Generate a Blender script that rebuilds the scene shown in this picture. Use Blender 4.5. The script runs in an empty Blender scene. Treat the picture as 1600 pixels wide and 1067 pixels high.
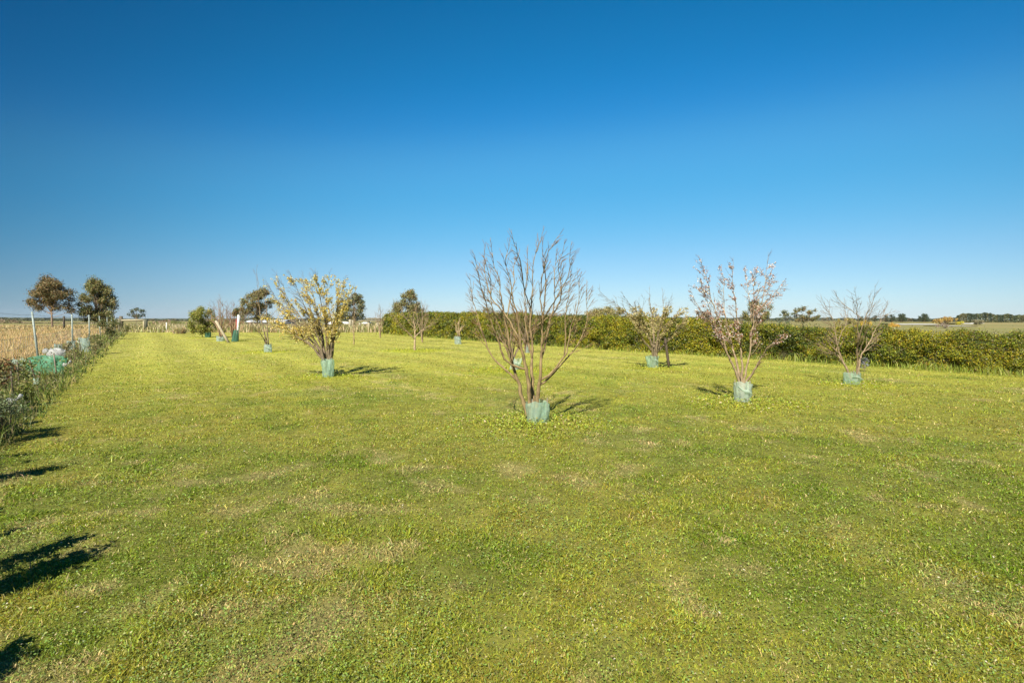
import bpy, math, random
import numpy as np
from mathutils import Vector

# ------------------------------------------------------------------ camera, sky, sun
S = bpy.context.scene
COL = S.collection
R = math.radians
F = 800.0                       # focal length in photo pixels (1600 wide)
CAMH = 1.6
PITCH = math.atan(33.5 / F)
cd = bpy.data.cameras.new("camera"); cam = bpy.data.objects.new("camera", cd); COL.objects.link(cam)
cam.location = (0, 0, CAMH); cam.rotation_euler = (R(90) - PITCH, 0, 0)
cd.sensor_width = 36; cd.lens = 18; cd.clip_start = 0.05; cd.clip_end = 30000
S.camera = cam

SUN_EL, SUN_AZ = 43.0, 200.0    # azimuth clockwise from +Y, where the sun stands
w = bpy.data.worlds.new("World"); S.world = w; w.use_nodes = True
nt = w.node_tree; nt.nodes.clear()
sky = nt.nodes.new("ShaderNodeTexSky"); sky.sky_type = 'NISHITA'; sky.sun_disc = False
sky.sun_elevation = R(SUN_EL); sky.sun_rotation = R(SUN_AZ)
sky.altitude = 0; sky.air_density = 1.0; sky.dust_density = 0.0; sky.ozone_density = 4.0
def vmath(op, a, b=None):
    n = nt.nodes.new("ShaderNodeVectorMath"); n.operation = op; nt.links.new(a, n.inputs[0])
    if b is not None: n.inputs[1].default_value = b
    return n
sc_in = vmath('MULTIPLY', sky.outputs[0], (.085,) * 3)
cv = nt.nodes.new("ShaderNodeRGBCurve"); nt.links.new(sc_in.outputs[0], cv.inputs['Color'])     # camera-like response of the sky's colour
for ch, pts in enumerate(([(0, 0), (.06, .001), (.08, .003), (.107, .009), (.145, .036), (.19, .050), (.4, .165), (.7, .30), (1, .40)],
                          [(0, 0), (.1, .062), (.14, .092), (.2, .135), (.26, .192), (.34, .228), (.6, .33), (.82, .42), (1, .48)],
                          [(0, 0), (.15, .12), (.28, .245), (.45, .375), (.55, .405), (.72, .455), (1, .55)])):
    c = cv.mapping.curves[ch]
    c.points[0].location = pts[0]; c.points[-1].location = pts[-1]
    for p in pts[1:-1]: c.points.new(*p)
cv.mapping.update()
tcw = nt.nodes.new("ShaderNodeTexCoord")                       # the clear sky is darkest about 90 degrees from the sun; lens edge darkening is tinted in too
dt = vmath('DOT_PRODUCT', tcw.outputs['Generated'], (.20, .94, -.12))
mrw = nt.nodes.new("ShaderNodeMapRange"); mrw.interpolation_type = 'SMOOTHSTEP'
for k, v in (('From Min', .30), ('From Max', .95), ('To Min', 0), ('To Max', 1)): mrw.inputs[k].default_value = v
nt.links.new(dt.outputs['Value'], mrw.inputs['Value'])
tint = nt.nodes.new("ShaderNodeMix"); tint.data_type = 'VECTOR'
tint.inputs[4].default_value = (2.5, 4.0, 4.7); tint.inputs[5].default_value = (11.0, 11.2, 11.3)
nt.links.new(mrw.outputs[0], tint.inputs[0])
scl = nt.nodes.new("ShaderNodeVectorMath"); scl.operation = 'MULTIPLY'; nt.links.new(cv.outputs[0], scl.inputs[0]); nt.links.new(tint.outputs[1], scl.inputs[1])
bg = nt.nodes.new("ShaderNodeBackground"); bg.inputs[1].default_value = 0.1
wo = nt.nodes.new("ShaderNodeOutputWorld")
nt.links.new(scl.outputs[0], bg.inputs[0]); nt.links.new(bg.outputs[0], wo.inputs[0])

sd = bpy.data.lights.new("sun", 'SUN'); sun = bpy.data.objects.new("sun", sd); COL.objects.link(sun)
sd.energy = 4.9; sd.angle = R(0.53); sd.color = (1.0, 0.93, 0.80)
_a, _e = R(SUN_AZ), R(SUN_EL)
svec = Vector((math.sin(_a) * math.cos(_e), math.cos(_a) * math.cos(_e), math.sin(_e)))
sun.rotation_euler = svec.to_track_quat('Z', 'Y').to_euler(); sun.location = (-20, -40, 40)

S.view_settings.view_transform = 'Standard'; S.view_settings.look = 'None'
S.view_settings.exposure = 0.9; S.view_settings.gamma = 1.0; S.view_settings.use_curve_mapping = False

# ------------------------------------------------------------------ maths helpers
def ray(px, py):
    x = (px - 800) / F; y = -(py - 533.5) / F
    c, s = math.cos(PITCH), math.sin(PITCH)
    return np.array([x, c + y * s, -s + y * c])
def G(px, py):                   # photo pixel -> ground point
    d = ray(px, py); t = CAMH / -d[2]
    return d[0] * t, d[1] * t
def W(px, py, Y):                # photo pixel -> point at depth Y
    d = ray(px, py); t = Y / d[1]
    return np.array([d[0] * t, Y, CAMH + d[2] * t])
def GY(py): return G(800, py)[1]

def _h(ix, iy, seed):
    n = (ix.astype(np.int64) * 374761393 + iy.astype(np.int64) * 668265263 + seed * 1442695041) & 0xffffffff
    n = ((n ^ (n >> 13)) * 1274126177) & 0xffffffff
    return ((n ^ (n >> 16)) & 0xffff) / 65535.0
def vnoise(x, y, s, seed=0):
    x = np.asarray(x, float) / s; y = np.asarray(y, float) / s
    ix = np.floor(x); iy = np.floor(y); fx = x - ix; fy = y - iy
    fx = fx * fx * (3 - 2 * fx); fy = fy * fy * (3 - 2 * fy)
    a = _h(ix, iy, seed); b = _h(ix + 1, iy, seed); c = _h(ix, iy + 1, seed); d = _h(ix + 1, iy + 1, seed)
    return (a * (1 - fx) + b * fx) * (1 - fy) + (c * (1 - fx) + d * fx) * fy
def fbm(x, y, s, seed=0, o=3):
    v = 0; a = 0.5; t = 0
    ang = 0.6
    for k in range(o):
        xr = np.cos(ang * k) * x - np.sin(ang * k) * y; yr = np.sin(ang * k) * x + np.cos(ang * k) * y
        v = v + a * vnoise(xr, yr, s / 2.03 ** k, seed + 17 * k); t += a; a *= 0.55
    return v / t
def sstep(a, b, x):
    t = np.clip((x - a) / (b - a), 0, 1); return t * t * (3 - 2 * t)

# ------------------------------------------------------------------ mesh helpers
def raw_mesh(name, V, loops, starts, cols=None, smooth=False):
    me = bpy.data.meshes.new(name)
    me.vertices.add(len(V)); me.vertices.foreach_set('co', np.ascontiguousarray(V, np.float32).ravel())
    me.loops.add(len(loops)); me.loops.foreach_set('vertex_index', np.ascontiguousarray(loops, np.int32))
    me.polygons.add(len(starts)); me.polygons.foreach_set('loop_start', np.ascontiguousarray(starts, np.int32))
    if cols is not None:
        at = me.attributes.new('Col', 'FLOAT_COLOR', 'POINT')
        c = np.ones((len(V), 4), np.float32); c[:, :3] = cols
        at.data.foreach_set('color', c.ravel())
    if smooth: me.polygons.foreach_set('use_smooth', np.ones(len(starts), bool))
    me.update(calc_edges=True); me.validate()
    return me
class MB:                        # collects pieces, links them as ONE mesh object
    def __init__(s): s.V = []; s.L = []; s.S = []; s.C = []; s.n = 0; s.nl = 0
    def add(s, V, faces, col=(1, 1, 1)):
        V = np.asarray(V, float)
        for f in faces:
            s.S.append(s.nl); s.L.extend(int(i) + s.n for i in f); s.nl += len(f)
        s.V.append(V); c = np.asarray(col, float)
        s.C.append(np.broadcast_to(c, (len(V), 3)) if c.ndim == 1 else c); s.n += len(V)
        return s
    def grid(s, P, closed=False, col=(1, 1, 1)):      # P: (rows, cols, 3)
        r, c, _ = P.shape; F_ = []
        for j in range(r - 1):
            for i in range(c if closed else c - 1):
                i2 = (i + 1) % c
                F_.append((j * c + i, j * c + i2, (j + 1) * c + i2, (j + 1) * c + i))
        return s.add(P.reshape(-1, 3), F_, col)
    def tube(s, pts, rad, n=6, col=(1, 1, 1), cap=True):
        pts = np.asarray(pts, float); rad = np.broadcast_to(rad, (len(pts),)).astype(float)
        T = np.gradient(pts, axis=0); T /= np.linalg.norm(T, axis=1)[:, None] + 1e-9
        a = np.array([0.31, 0.87, 0.13]) if abs(T[0][1]) < .8 else np.array([1., .1, .1])
        V = []
        for p, t, r in zip(pts, T, rad):
            u = a - t * a.dot(t); u /= np.linalg.norm(u) + 1e-9; v = np.cross(t, u); a = u
            th = np.arange(n) * 2 * math.pi / n
            V.append(p + r * (np.cos(th)[:, None] * u + np.sin(th)[:, None] * v))
        V = np.concatenate(V); F_ = []
        for j in range(len(pts) - 1):
            for i in range(n):
                i2 = (i + 1) % n; F_.append((j * n + i, j * n + i2, (j + 1) * n + i2, (j + 1) * n + i))
        if cap:
            F_.append(tuple(range(n))[::-1]); F_.append(tuple((len(pts) - 1) * n + i for i in range(n)))
        return s.add(V, F_, col)
    def box(s, c, d, rz=0, col=(1, 1, 1), tilt=None):
        x, y, z = np.array(d) / 2.0; b = min(x, y, z) * .12
        V = []; 
        for sz in (-1, 1):
            for sx, sy in ((-1, -1), (1, -1), (1, 1), (-1, 1)): V.append((sx * x, sy * y, sz * z))
        V = np.array(V); cc, ss = math.cos(rz), math.sin(rz)
        V = np.stack([V[:, 0] * cc - V[:, 1] * ss, V[:, 0] * ss + V[:, 1] * cc, V[:, 2]], 1) + np.array(c)
        return s.add(V, [(3, 2, 1, 0), (4, 5, 6, 7), (0, 1, 5, 4), (1, 2, 6, 5), (2, 3, 7, 6), (3, 0, 4, 7)], col)
    def build(s, name, mat, parent=None, smooth=False):
        me = raw_mesh(name, np.concatenate(s.V), s.L, s.S, np.concatenate(s.C), smooth)
        return link(name, me, mat, parent)
def link(name, me, mat, parent=None):
    me.materials.append(mat)
    o = bpy.data.objects.new(name, me); COL.objects.link(o)
    if parent is not None:
        o.parent = parent; o.matrix_parent_inverse.identity()
        # mesh is written in world space: shift it back to the parent's origin
        me.transform(parent.matrix_basis.inverted())
    return o
def tag(o, label=None, cat=None, group=None, kind=None):
    if label: o['label'] = label
    if cat: o['category'] = cat
    if group: o['group'] = group
    if kind: o['kind'] = kind
    return o
def thing(name, loc, label, cat, group=None):
    o = bpy.data.objects.new(name, None); COL.objects.link(o); o.location = tuple(map(float, loc))
    o.empty_display_size = .1
    return tag(o, label, cat, group)
def copy_thing(o, loc, rz=0, sc=1.0, label=None):
    c = o.copy(); COL.objects.link(c); c.location = loc; c.rotation_euler.z = rz; c.scale = (sc,) * 3
    for ch in list(o.children):
        d = ch.copy(); COL.objects.link(d); d.parent = c
    if label: c['label'] = label
    return c

# ------------------------------------------------------------------ materials
def new_mat(name):
    m = bpy.data.materials.new(name); m.use_nodes = True; m.node_tree.nodes.clear()
    return m, m.node_tree.nodes, m.node_tree.links
def leaf_mat(name, trans=0.3, rough=0.6, spec=0.3, nscale=0):
    m, N, L = new_mat(name)
    at = N.new("ShaderNodeAttribute"); at.attribute_name = 'Col'
    p = N.new("ShaderNodeBsdfPrincipled"); p.inputs['Roughness'].default_value = rough; p.inputs['Specular IOR Level'].default_value = spec
    t = N.new("ShaderNodeBsdfTranslucent"); mx = N.new("ShaderNodeMixShader"); mx.inputs[0].default_value = trans
    o = N.new("ShaderNodeOutputMaterial")
    tc = N.new("ShaderNodeTexCoord"); no = N.new("ShaderNodeTexNoise"); no.inputs['Scale'].default_value = 9; no.inputs['Detail'].default_value = 3
    mr = N.new("ShaderNodeMapRange"); mr.inputs['To Min'].default_value = .7; mr.inputs['To Max'].default_value = 1.3
    mu = N.new("ShaderNodeMixRGB"); mu.blend_type = 'MULTIPLY'; mu.inputs[0].default_value = 1
    L.new(tc.outputs['Object'], no.inputs['Vector']); L.new(no.outputs['Fac'], mr.inputs['Value'])
    L.new(at.outputs['Color'], mu.inputs[1]); L.new(mr.outputs[0], mu.inputs[2])
    L.new(mu.outputs[0], p.inputs['Base Color']); L.new(mu.outputs[0], t.inputs['Color'])
    L.new(p.outputs[0], mx.inputs[1]); L.new(t.outputs[0], mx.inputs[2]); L.new(mx.outputs[0], o.inputs[0])
    return m
def surf_mat(name, c1, c2, scale=8, rough=0.85, bump=0.3, stretch=(1, 1, 1), metal=0.0, use_col=False, detail=6, bdist=.01):
    m, N, L = new_mat(name)
    tc = N.new("ShaderNodeTexCoord"); mp = N.new("ShaderNodeMapping"); mp.inputs['Scale'].default_value = stretch
    no = N.new("ShaderNodeTexNoise"); no.inputs['Scale'].default_value = scale; no.inputs['Detail'].default_value = detail; no.inputs['Roughness'].default_value = .65
    cr = N.new("ShaderNodeValToRGB"); cr.color_ramp.elements[0].position = .35; cr.color_ramp.elements[1].position = .65
    cr.color_ramp.elements[0].color = (*c1, 1); cr.color_ramp.elements[1].color = (*c2, 1)
    p = N.new("ShaderNodeBsdfPrincipled"); p.inputs['Roughness'].default_value = rough; p.inputs['Metallic'].default_value = metal
    b = N.new("ShaderNodeBump"); b.inputs['Strength'].default_value = bump; b.inputs['Distance'].default_value = bdist
    o = N.new("ShaderNodeOutputMaterial")
    L.new(tc.outputs['Object'], mp.inputs[0]); L.new(mp.outputs[0], no.inputs['Vector']); L.new(no.outputs['Fac'], cr.inputs[0])
    src = cr.outputs[0]
    if use_col:
        at = N.new("ShaderNodeAttribute"); at.attribute_name = 'Col'
        mu = N.new("ShaderNodeMixRGB"); mu.blend_type = 'MULTIPLY'; mu.inputs[0].default_value = 1
        L.new(src, mu.inputs[1]); L.new(at.outputs['Color'], mu.inputs[2]); src = mu.outputs[0]
    L.new(src, p.inputs['Base Color']); L.new(no.outputs['Fac'], b.inputs['Height']); L.new(b.outputs[0], p.inputs['Normal']); L.new(p.outputs[0], o.inputs[0])
    return m
def film_mat(name, col, clear=0.35, scale=14):
    m, N, L = new_mat(name)
    tc = N.new("ShaderNodeTexCoord"); no = N.new("ShaderNodeTexNoise"); no.inputs['Scale'].default_value = scale; no.inputs['Detail'].default_value = 5
    mr = N.new("ShaderNodeMapRange"); mr.inputs['From Min'].default_value = .3; mr.inputs['From Max'].default_value = .7
    mr.inputs['To Min'].default_value = max(clear - .22, 0); mr.inputs['To Max'].default_value = clear + .18
    cr = N.new("ShaderNodeValToRGB"); cr.color_ramp.elements[0].position = .3; cr.color_ramp.elements[1].position = .75
    cr.color_ramp.elements[0].color = (*[c * .8 for c in col], 1); cr.color_ramp.elements[1].color = (*[min(1, c * 1.2 + .08) for c in col], 1)
    p = N.new("ShaderNodeBsdfPrincipled"); p.inputs['Roughness'].default_value = .42
    t = N.new("ShaderNodeBsdfTranslucent"); tr = N.new("ShaderNodeBsdfTransparent"); tr.inputs[0].default_value = (*[.55 + .45 * c for c in col], 1)
    m1 = N.new("ShaderNodeMixShader"); m1.inputs[0].default_value = .45; m2 = N.new("ShaderNodeMixShader")
    b = N.new("ShaderNodeBump"); b.inputs['Strength'].default_value = .6; b.inputs['Distance'].default_value = .02
    o = N.new("ShaderNodeOutputMaterial")
    L.new(tc.outputs['Object'], no.inputs['Vector']); L.new(no.outputs['Fac'], cr.inputs[0]); L.new(no.outputs['Fac'], mr.inputs['Value'])
    L.new(no.outputs['Fac'], b.inputs['Height']); L.new(b.outputs[0], p.inputs['Normal'])
    L.new(cr.outputs[0], p.inputs['Base Color']); L.new(cr.outputs[0], t.inputs['Color'])
    L.new(p.outputs[0], m1.inputs[1]); L.new(t.outputs[0], m1.inputs[2])
    L.new(mr.outputs[0], m2.inputs[0]); L.new(m1.outputs[0], m2.inputs[1]); L.new(tr.outputs[0], m2.inputs[2]); L.new(m2.outputs[0], o.inputs[0])
    return m
M_grass = leaf_mat("grass_blade", .35, .55, .35)
M_leaf = leaf_mat("leaf", .25, .55, .35)
M_petal = leaf_mat("petal", .35, .6, .2)
M_dry = leaf_mat("dry_grass", .3, .7, .2)
M_bark = surf_mat("bark", (.12, .088, .055), (.30, .235, .145), 22, .85, .5, (1, 1, .4), use_col=True)
M_gum_bark = surf_mat("gum_bark", (.13, .10, .075), (.28, .24, .19), 3, .85, .4, (1, 1, .4), use_col=True)
M_twig = surf_mat("twig_bark", (.11, .075, .052), (.23, .165, .115), 30, .8, .3, use_col=True)
M_wood = surf_mat("weathered_timber", (.16, .145, .115), (.30, .28, .22), 12, .85, .4, (4, 4, .5), use_col=True)
M_post = surf_mat("painted_steel", (.19, .24, .22), (.31, .36, .33), 18, .5, .2, use_col=True)
M_wire = surf_mat("fence_wire", (.16, .17, .17), (.28, .29, .29), 20, .5, .1, metal=.6)
M_thatch = None

# ------------------------------------------------------------------ lawn colour and height
EDGE = lambda y: -1.75 - .722 * y                    # left edge of the lawn
HX = np.array([27.0, 17.6, 14.3, 3.4, -12.2, -14.5]); HY = np.array([-3.0, 9.8, 14.1, 28.2, 53.0, 57.0])   # hedge foot line
HEDGE = lambda y: np.interp(y, HY, HX)
tree_spots = []                                       # (x, y, radius) of weedy rings
def base_of(px, py): 
    x, y = G(px, py); return np.array([x, y, 0.0])
for px, py, r in ((835, 668, 1.0), (1160, 636, 1.05), (512, 592, .9), (1022, 578, .9), (1330, 605, .9), (648, 550, 1.6), (418, 552, 1.3), (802, 582, 1.3), (318, 529, 1.2), (360, 534, 1.4)):
    x, y = G(px, py); tree_spots.append((x, y, r))
def ring(x, y):
    v = 0
    for (cx, cy, r) in tree_spots:
        d = np.hypot((x - cx) * .85, y - cy + .12)
        v = np.maximum(v, 1 - sstep(r * .45, r * 1.25, d + .5 * (fbm(x, y, .5, 91) - .5)))
    return v
def gh(x, y):
    return .06 + .07 * (fbm(x, y, 4.5, 5) - .5) + .030 * (fbm(x, y, .5, 8) - .5) * (1 - sstep(8, 25, y)) + .016 * (fbm(x, y, .13, 18, 2) - .5) * (1 - sstep(5, 12, y)) + .03 * ring(x, y)
def lawn_col(x, y):
    g = np.array([.170, .240, .012]); yg = np.array([.320, .335, .034]); st = np.array([.52, .42, .19]); bl = np.array([.19, .24, .05]); mo = np.array([.30, .265, .030])
    n1 = fbm(x, y, 2.4, 1); n2 = fbm(x, y, .8, 2); n3 = fbm(x, y, .42, 3); n4 = fbm(x, y, 1.6, 4); n5 = fbm(x, y, 9, 6); n6 = fbm(x, y, .55, 12, 2)
    t = sstep(.36, .62, n1 * .28 + n2 * .32 + n6 * .28 + n5 * .12 + .12 * sstep(3, 12, y) - .01)
    c = g + (yg - g) * t[:, None]
    k = sstep(.60, .72, n2 * .5 + n4 * .5) * .55; c = c + (bl - c) * k[:, None]
    k = sstep(.58, .70, n6 * .7 + n1 * .3) * .5; c = c + (mo - c) * k[:, None]
    n7 = fbm(x, y, .24, 23, 2); k = sstep(.56, .72, n3 * .38 + n7 * .38 + n4 * .24) * .5; c = c + (st - c) * k[:, None]
    k = sstep(5, 26, y) * .52; c = c + (np.array([.40, .375, .105]) - c) * k[:, None]
    # mown lines running with the rows
    s_ = (x + .722 * y); k = .10 * np.sin(s_ * 2.2 + 2 * n5) * sstep(6, 14, y)
    c = c * (1 + k[:, None])
    r = ring(x, y) * .7; c = c + (np.array([.36, .38, .03]) - c) * (r * 1.25)[:, None]
    return c

# the ground as one sheet to the horizon
def ground():
    m, N, L = new_mat("open_ground")
    tc = N.new("ShaderNodeTexCoord"); mp = N.new("ShaderNodeMapping"); mp.inputs['Scale'].default_value = (1, .35, 1)
    n1 = N.new("ShaderNodeTexNoise"); n1.inputs['Scale'].default_value = .03; n1.inputs['Detail'].default_value = 8
    n2 = N.new("ShaderNodeTexNoise"); n2.inputs['Scale'].default_value = 1.4; n2.inputs['Detail'].default_value = 8
    cr = N.new("ShaderNodeValToRGB"); e = cr.color_ramp.elements; e[0].position = .38; e[0].color = (.21, .19, .08, 1); e[1].position = .62; e[1].color = (.33, .27, .13, 1)
    k = e.new(.5); k.color = (.24, .235, .09, 1)
    cr2 = N.new("ShaderNodeValToRGB"); e = cr2.color_ramp.elements; e[0].position = .3; e[0].color = (.62, .62, .6, 1); e[1].position = .7; e[1].color = (1.15, 1.12, 1.05, 1)
    mu = N.new("ShaderNodeMixRGB"); mu.blend_type = 'MULTIPLY'; mu.inputs[0].default_value = 1
    p = N.new("ShaderNodeBsdfPrincipled"); p.inputs['Roughness'].default_value = .95; p.inputs['Specular IOR Level'].default_value = .1
    o = N.new("ShaderNodeOutputMaterial")
    L.new(tc.outputs['Object'], mp.inputs[0]); L.new(mp.outputs[0], n1.inputs['Vector']); L.new(tc.outputs['Object'], n2.inputs['Vector'])
    L.new(n1.outputs['Fac'], cr.inputs[0]); L.new(n2.outputs['Fac'], cr2.inputs[0]); L.new(cr.outputs[0], mu.inputs[1]); L.new(cr2.outputs[0], mu.inputs[2])
    L.new(mu.outputs[0], p.inputs['Base Color']); L.new(p.outputs[0], o.inputs[0])
    ys = np.concatenate([np.linspace(-60, 100, 60), np.geomspace(108, 9000, 40)])
    xs = np.concatenate([-np.geomspace(120, 9000, 25)[::-1], np.linspace(-110, 110, 80), np.geomspace(120, 9000, 25)])
    X, Y = np.meshgrid(xs, ys); Z = -.02 + 0 * X
    mb = MB(); mb.grid(np.stack([X, Y, Z], 2)); tag(mb.build('ground', m), kind='structure')
ground()

def lawn():
    m, N, L = new_mat("mown_turf")
    at = N.new("ShaderNodeAttribute"); at.attribute_name = 'Col'
    tc = N.new("ShaderNodeTexCoord"); n2 = N.new("ShaderNodeTexNoise"); n2.inputs['Scale'].default_value = 26; n2.inputs['Detail'].default_value = 8; n2.inputs['Roughness'].default_value = .75
    n3 = N.new("ShaderNodeTexNoise"); n3.inputs['Scale'].default_value = 5; n3.inputs['Detail'].default_value = 6; n3.inputs['Roughness'].default_value = .7
    ad = N.new("ShaderNodeMath"); ad.operation = 'ADD'
    mr = N.new("ShaderNodeMapRange"); mr.inputs['From Min'].default_value = .75; mr.inputs['From Max'].default_value = 1.25; mr.inputs['To Min'].default_value = .55; mr.inputs['To Max'].default_value = 1.35
    mu = N.new("ShaderNodeMixRGB"); mu.blend_type = 'MULTIPLY'; mu.inputs[0].default_value = 1
    p = N.new("ShaderNodeBsdfPrincipled"); p.inputs['Roughness'].default_value = .95; p.inputs['Specular IOR Level'].default_value = .1
    b = N.new("ShaderNodeBump"); b.inputs['Strength'].default_value = .8; b.inputs['Distance'].default_value = .02
    o = N.new("ShaderNodeOutputMaterial")
    L.new(tc.outputs['Object'], n2.inputs['Vector']); L.new(tc.outputs['Object'], n3.inputs['Vector']); L.new(n2.outputs['Fac'], ad.inputs[0]); L.new(n3.outputs['Fac'], ad.inputs[1])
    L.new(ad.outputs[0], mr.inputs['Value']); L.new(mr.outputs[0], mu.inputs[2]); L.new(at.outputs['Color'], mu.inputs[1])
    L.new(mu.outputs[0], p.inputs['Base Color']); L.new(n2.outputs['Fac'], b.inputs['Height']); L.new(b.outputs[0], p.inputs['Normal']); L.new(p.outputs[0], o.inputs[0])
    ys = np.concatenate([np.linspace(-4, 12, 170), np.linspace(12.2, 66, 150)])
    U = np.linspace(0, 1, 420)
    P = np.zeros((len(ys), len(U), 3))
    for j, y in enumerate(ys):
        l, r = EDGE(y) - .5, HEDGE(y) + .6
        P[j, :, 0] = l + (r - l) * U; P[j, :, 1] = y
    x, y = P[..., 0].ravel(), P[..., 1].ravel()
    z = gh(x, y); z[(x < EDGE(y) - .35)] = -.03
    P[..., 2] = z.reshape(P.shape[:2]); P[0, :, 2] = P[-1, :, 2] = -.03
    c = lawn_col(x, y)
    th = np.array([.13, .11, .045]); k = .62 * (1 - sstep(4, 20, y))  # near turf browned to thatch, with the shade between blades painted in
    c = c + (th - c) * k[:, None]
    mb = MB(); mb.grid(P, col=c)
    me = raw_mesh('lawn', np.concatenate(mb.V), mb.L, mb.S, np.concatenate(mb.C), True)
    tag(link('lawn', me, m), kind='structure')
lawn()

# ------------------------------------------------------------------ blades
def blades(name, x, y, z, h, wd, col, lean=.5, mat=None, seed=0, bend=.6, tipmul=1.12):
    g = np.random.default_rng(seed); n = len(x)
    az = g.uniform(0, 2 * np.pi, n); ln = np.abs(g.normal(0, lean, n)).clip(0, 1.4) if lean < 1 else g.normal(.95, .38, n).clip(0, 1.5)
    d = np.stack([np.cos(az), np.sin(az)], 1); fa = g.uniform(0, np.pi, n); s = np.stack([np.cos(fa), np.sin(fa)], 1)
    B = np.stack([x, y, z], 1)
    m_ = B.copy(); m_[:, :2] += d * (np.sin(ln) * h * .5)[:, None]; m_[:, 2] += np.cos(ln) * h * .55
    l2 = (ln * (1 + bend) + bend * .3).clip(0, 1.75); t_ = m_.copy(); t_[:, :2] += d * (np.sin(l2) * h * .5)[:, None]; t_[:, 2] += np.cos(l2) * h * .45
    V = np.empty((n, 5, 3)); o = s * (wd * .5)[:, None]
    V[:, 0] = B; V[:, 1] = B; V[:, 0, :2] -= o * .8; V[:, 1, :2] += o * .8
    V[:, 2] = m_; V[:, 3] = m_; V[:, 2, :2] += o; V[:, 3, :2] -= o; V[:, 4] = t_
    C = np.repeat(col[:, None, :], 5, 1); C[:, 4] *= tipmul; C[:, :2] *= .96
    i = np.arange(n) * 5
    L = np.stack([i, i + 1, i + 2, i + 3, i + 3, i + 2, i + 4], 1).ravel()
    st = np.stack([np.arange(n) * 7, np.arange(n) * 7 + 4], 1).ravel()
    me = raw_mesh(name, V.reshape(-1, 3), L, st, C.reshape(-1, 3).clip(0, 1))
    return link(name, me, mat or M_grass)
def sample_fan(n, y0, y1, p, spread, seed):
    g = np.random.default_rng(seed); u = g.random(n); q = 1 - p      # density in y ~ y^-p
    y = (y0 ** q + u * (y1 ** q - y0 ** q)) ** (1 / q)
    return g.uniform(-1, 1, n) * spread * y, y, g
def jitter_col(c, g, v=.22, hue=.10):
    n = len(c); return c * (1 + g.normal(0, v, n))[:, None].clip(.45, 1.8) * (1 + g.normal(0, hue, (n, 3))).clip(.6, 1.5)
def lawn_grass():
    x, y, g = sample_fan(1150000, 1.9, 60, 1.22, 1.16, 11)
    ok = (x > EDGE(y) - .1) & (x < HEDGE(y) + .2)
    tuft = fbm(x, y, .16, 21, 2); ok &= g.random(len(x)) < sstep(.18, .5, tuft) * .75 + .35
    x, y = x[ok], y[ok]; n = len(x)
    c = lawn_col(x, y)
    dry = g.random(n) < .07 + .32 * sstep(.55, .66, fbm(x, y, .42, 3) * .38 + fbm(x, y, .24, 23, 2) * .38 + fbm(x, y, 1.6, 4) * .24)
    c[dry] = np.array([.56, .46, .19]) * g.uniform(.7, 1.15, (dry.sum(), 1))
    br = g.random(n) < .06; c[br] = np.array([.22, .34, .05])
    c = jitter_col(c, g, .34, .09)
    hn = fbm(x, y, .35, 31, 2); sc = (y / 2.3)
    h = (.017 + .014 * sstep(.35, .75, hn)) * (1 + 1.3 * (g.random(n) < .025)) * g.uniform(.6, 1.35, n) * (1 + .12 * sc ** .6)
    wd = .0036 * sc ** .76 * g.uniform(.7, 1.3, n)
    h *= 1 + .5 * ring(x, y)
    tag(blades('lawn_grass', x, y, gh(x, y) - .004, h, wd, c, 1.05, seed=12), 'short patchy green and straw grass of the mown orchard lawn', 'grass', kind='stuff')
lawn_grass()
def leaf_quads(P, Nn, size, col, g, aspect=.55, name='leaves', mat=None, parent=None, up=None, cup=.25):
    n = len(P); Nn = Nn / (np.linalg.norm(Nn, axis=1)[:, None] + 1e-9)
    a = g.normal(size=(n, 3)) if up is None else up + g.normal(0, .35, (n, 3))
    u = a - Nn * (a * Nn).sum(1)[:, None]; u /= np.linalg.norm(u, axis=1)[:, None] + 1e-9
    v = np.cross(Nn, u); s = (np.asarray(size) * np.ones(n))[:, None]
    V = np.empty((n, 4, 3)); V[:, 0] = P - u * s * .5; V[:, 2] = P + u * s * .5
    V[:, 1] = P + v * s * aspect * .5 + Nn * s * cup * .4; V[:, 3] = P - v * s * aspect * .5 + Nn * s * cup * .4
    C = np.repeat(col[:, None, :], 4, 1); i = np.arange(n) * 4
    L = np.stack([i, i + 1, i + 2, i, i + 2, i + 3], 1).ravel(); st = np.arange(n * 2) * 3
    me = raw_mesh(name, V.reshape(-1, 3), L, st, C.reshape(-1, 3).clip(0, 1))
    return link(name, me, mat or M_leaf, parent)
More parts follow.
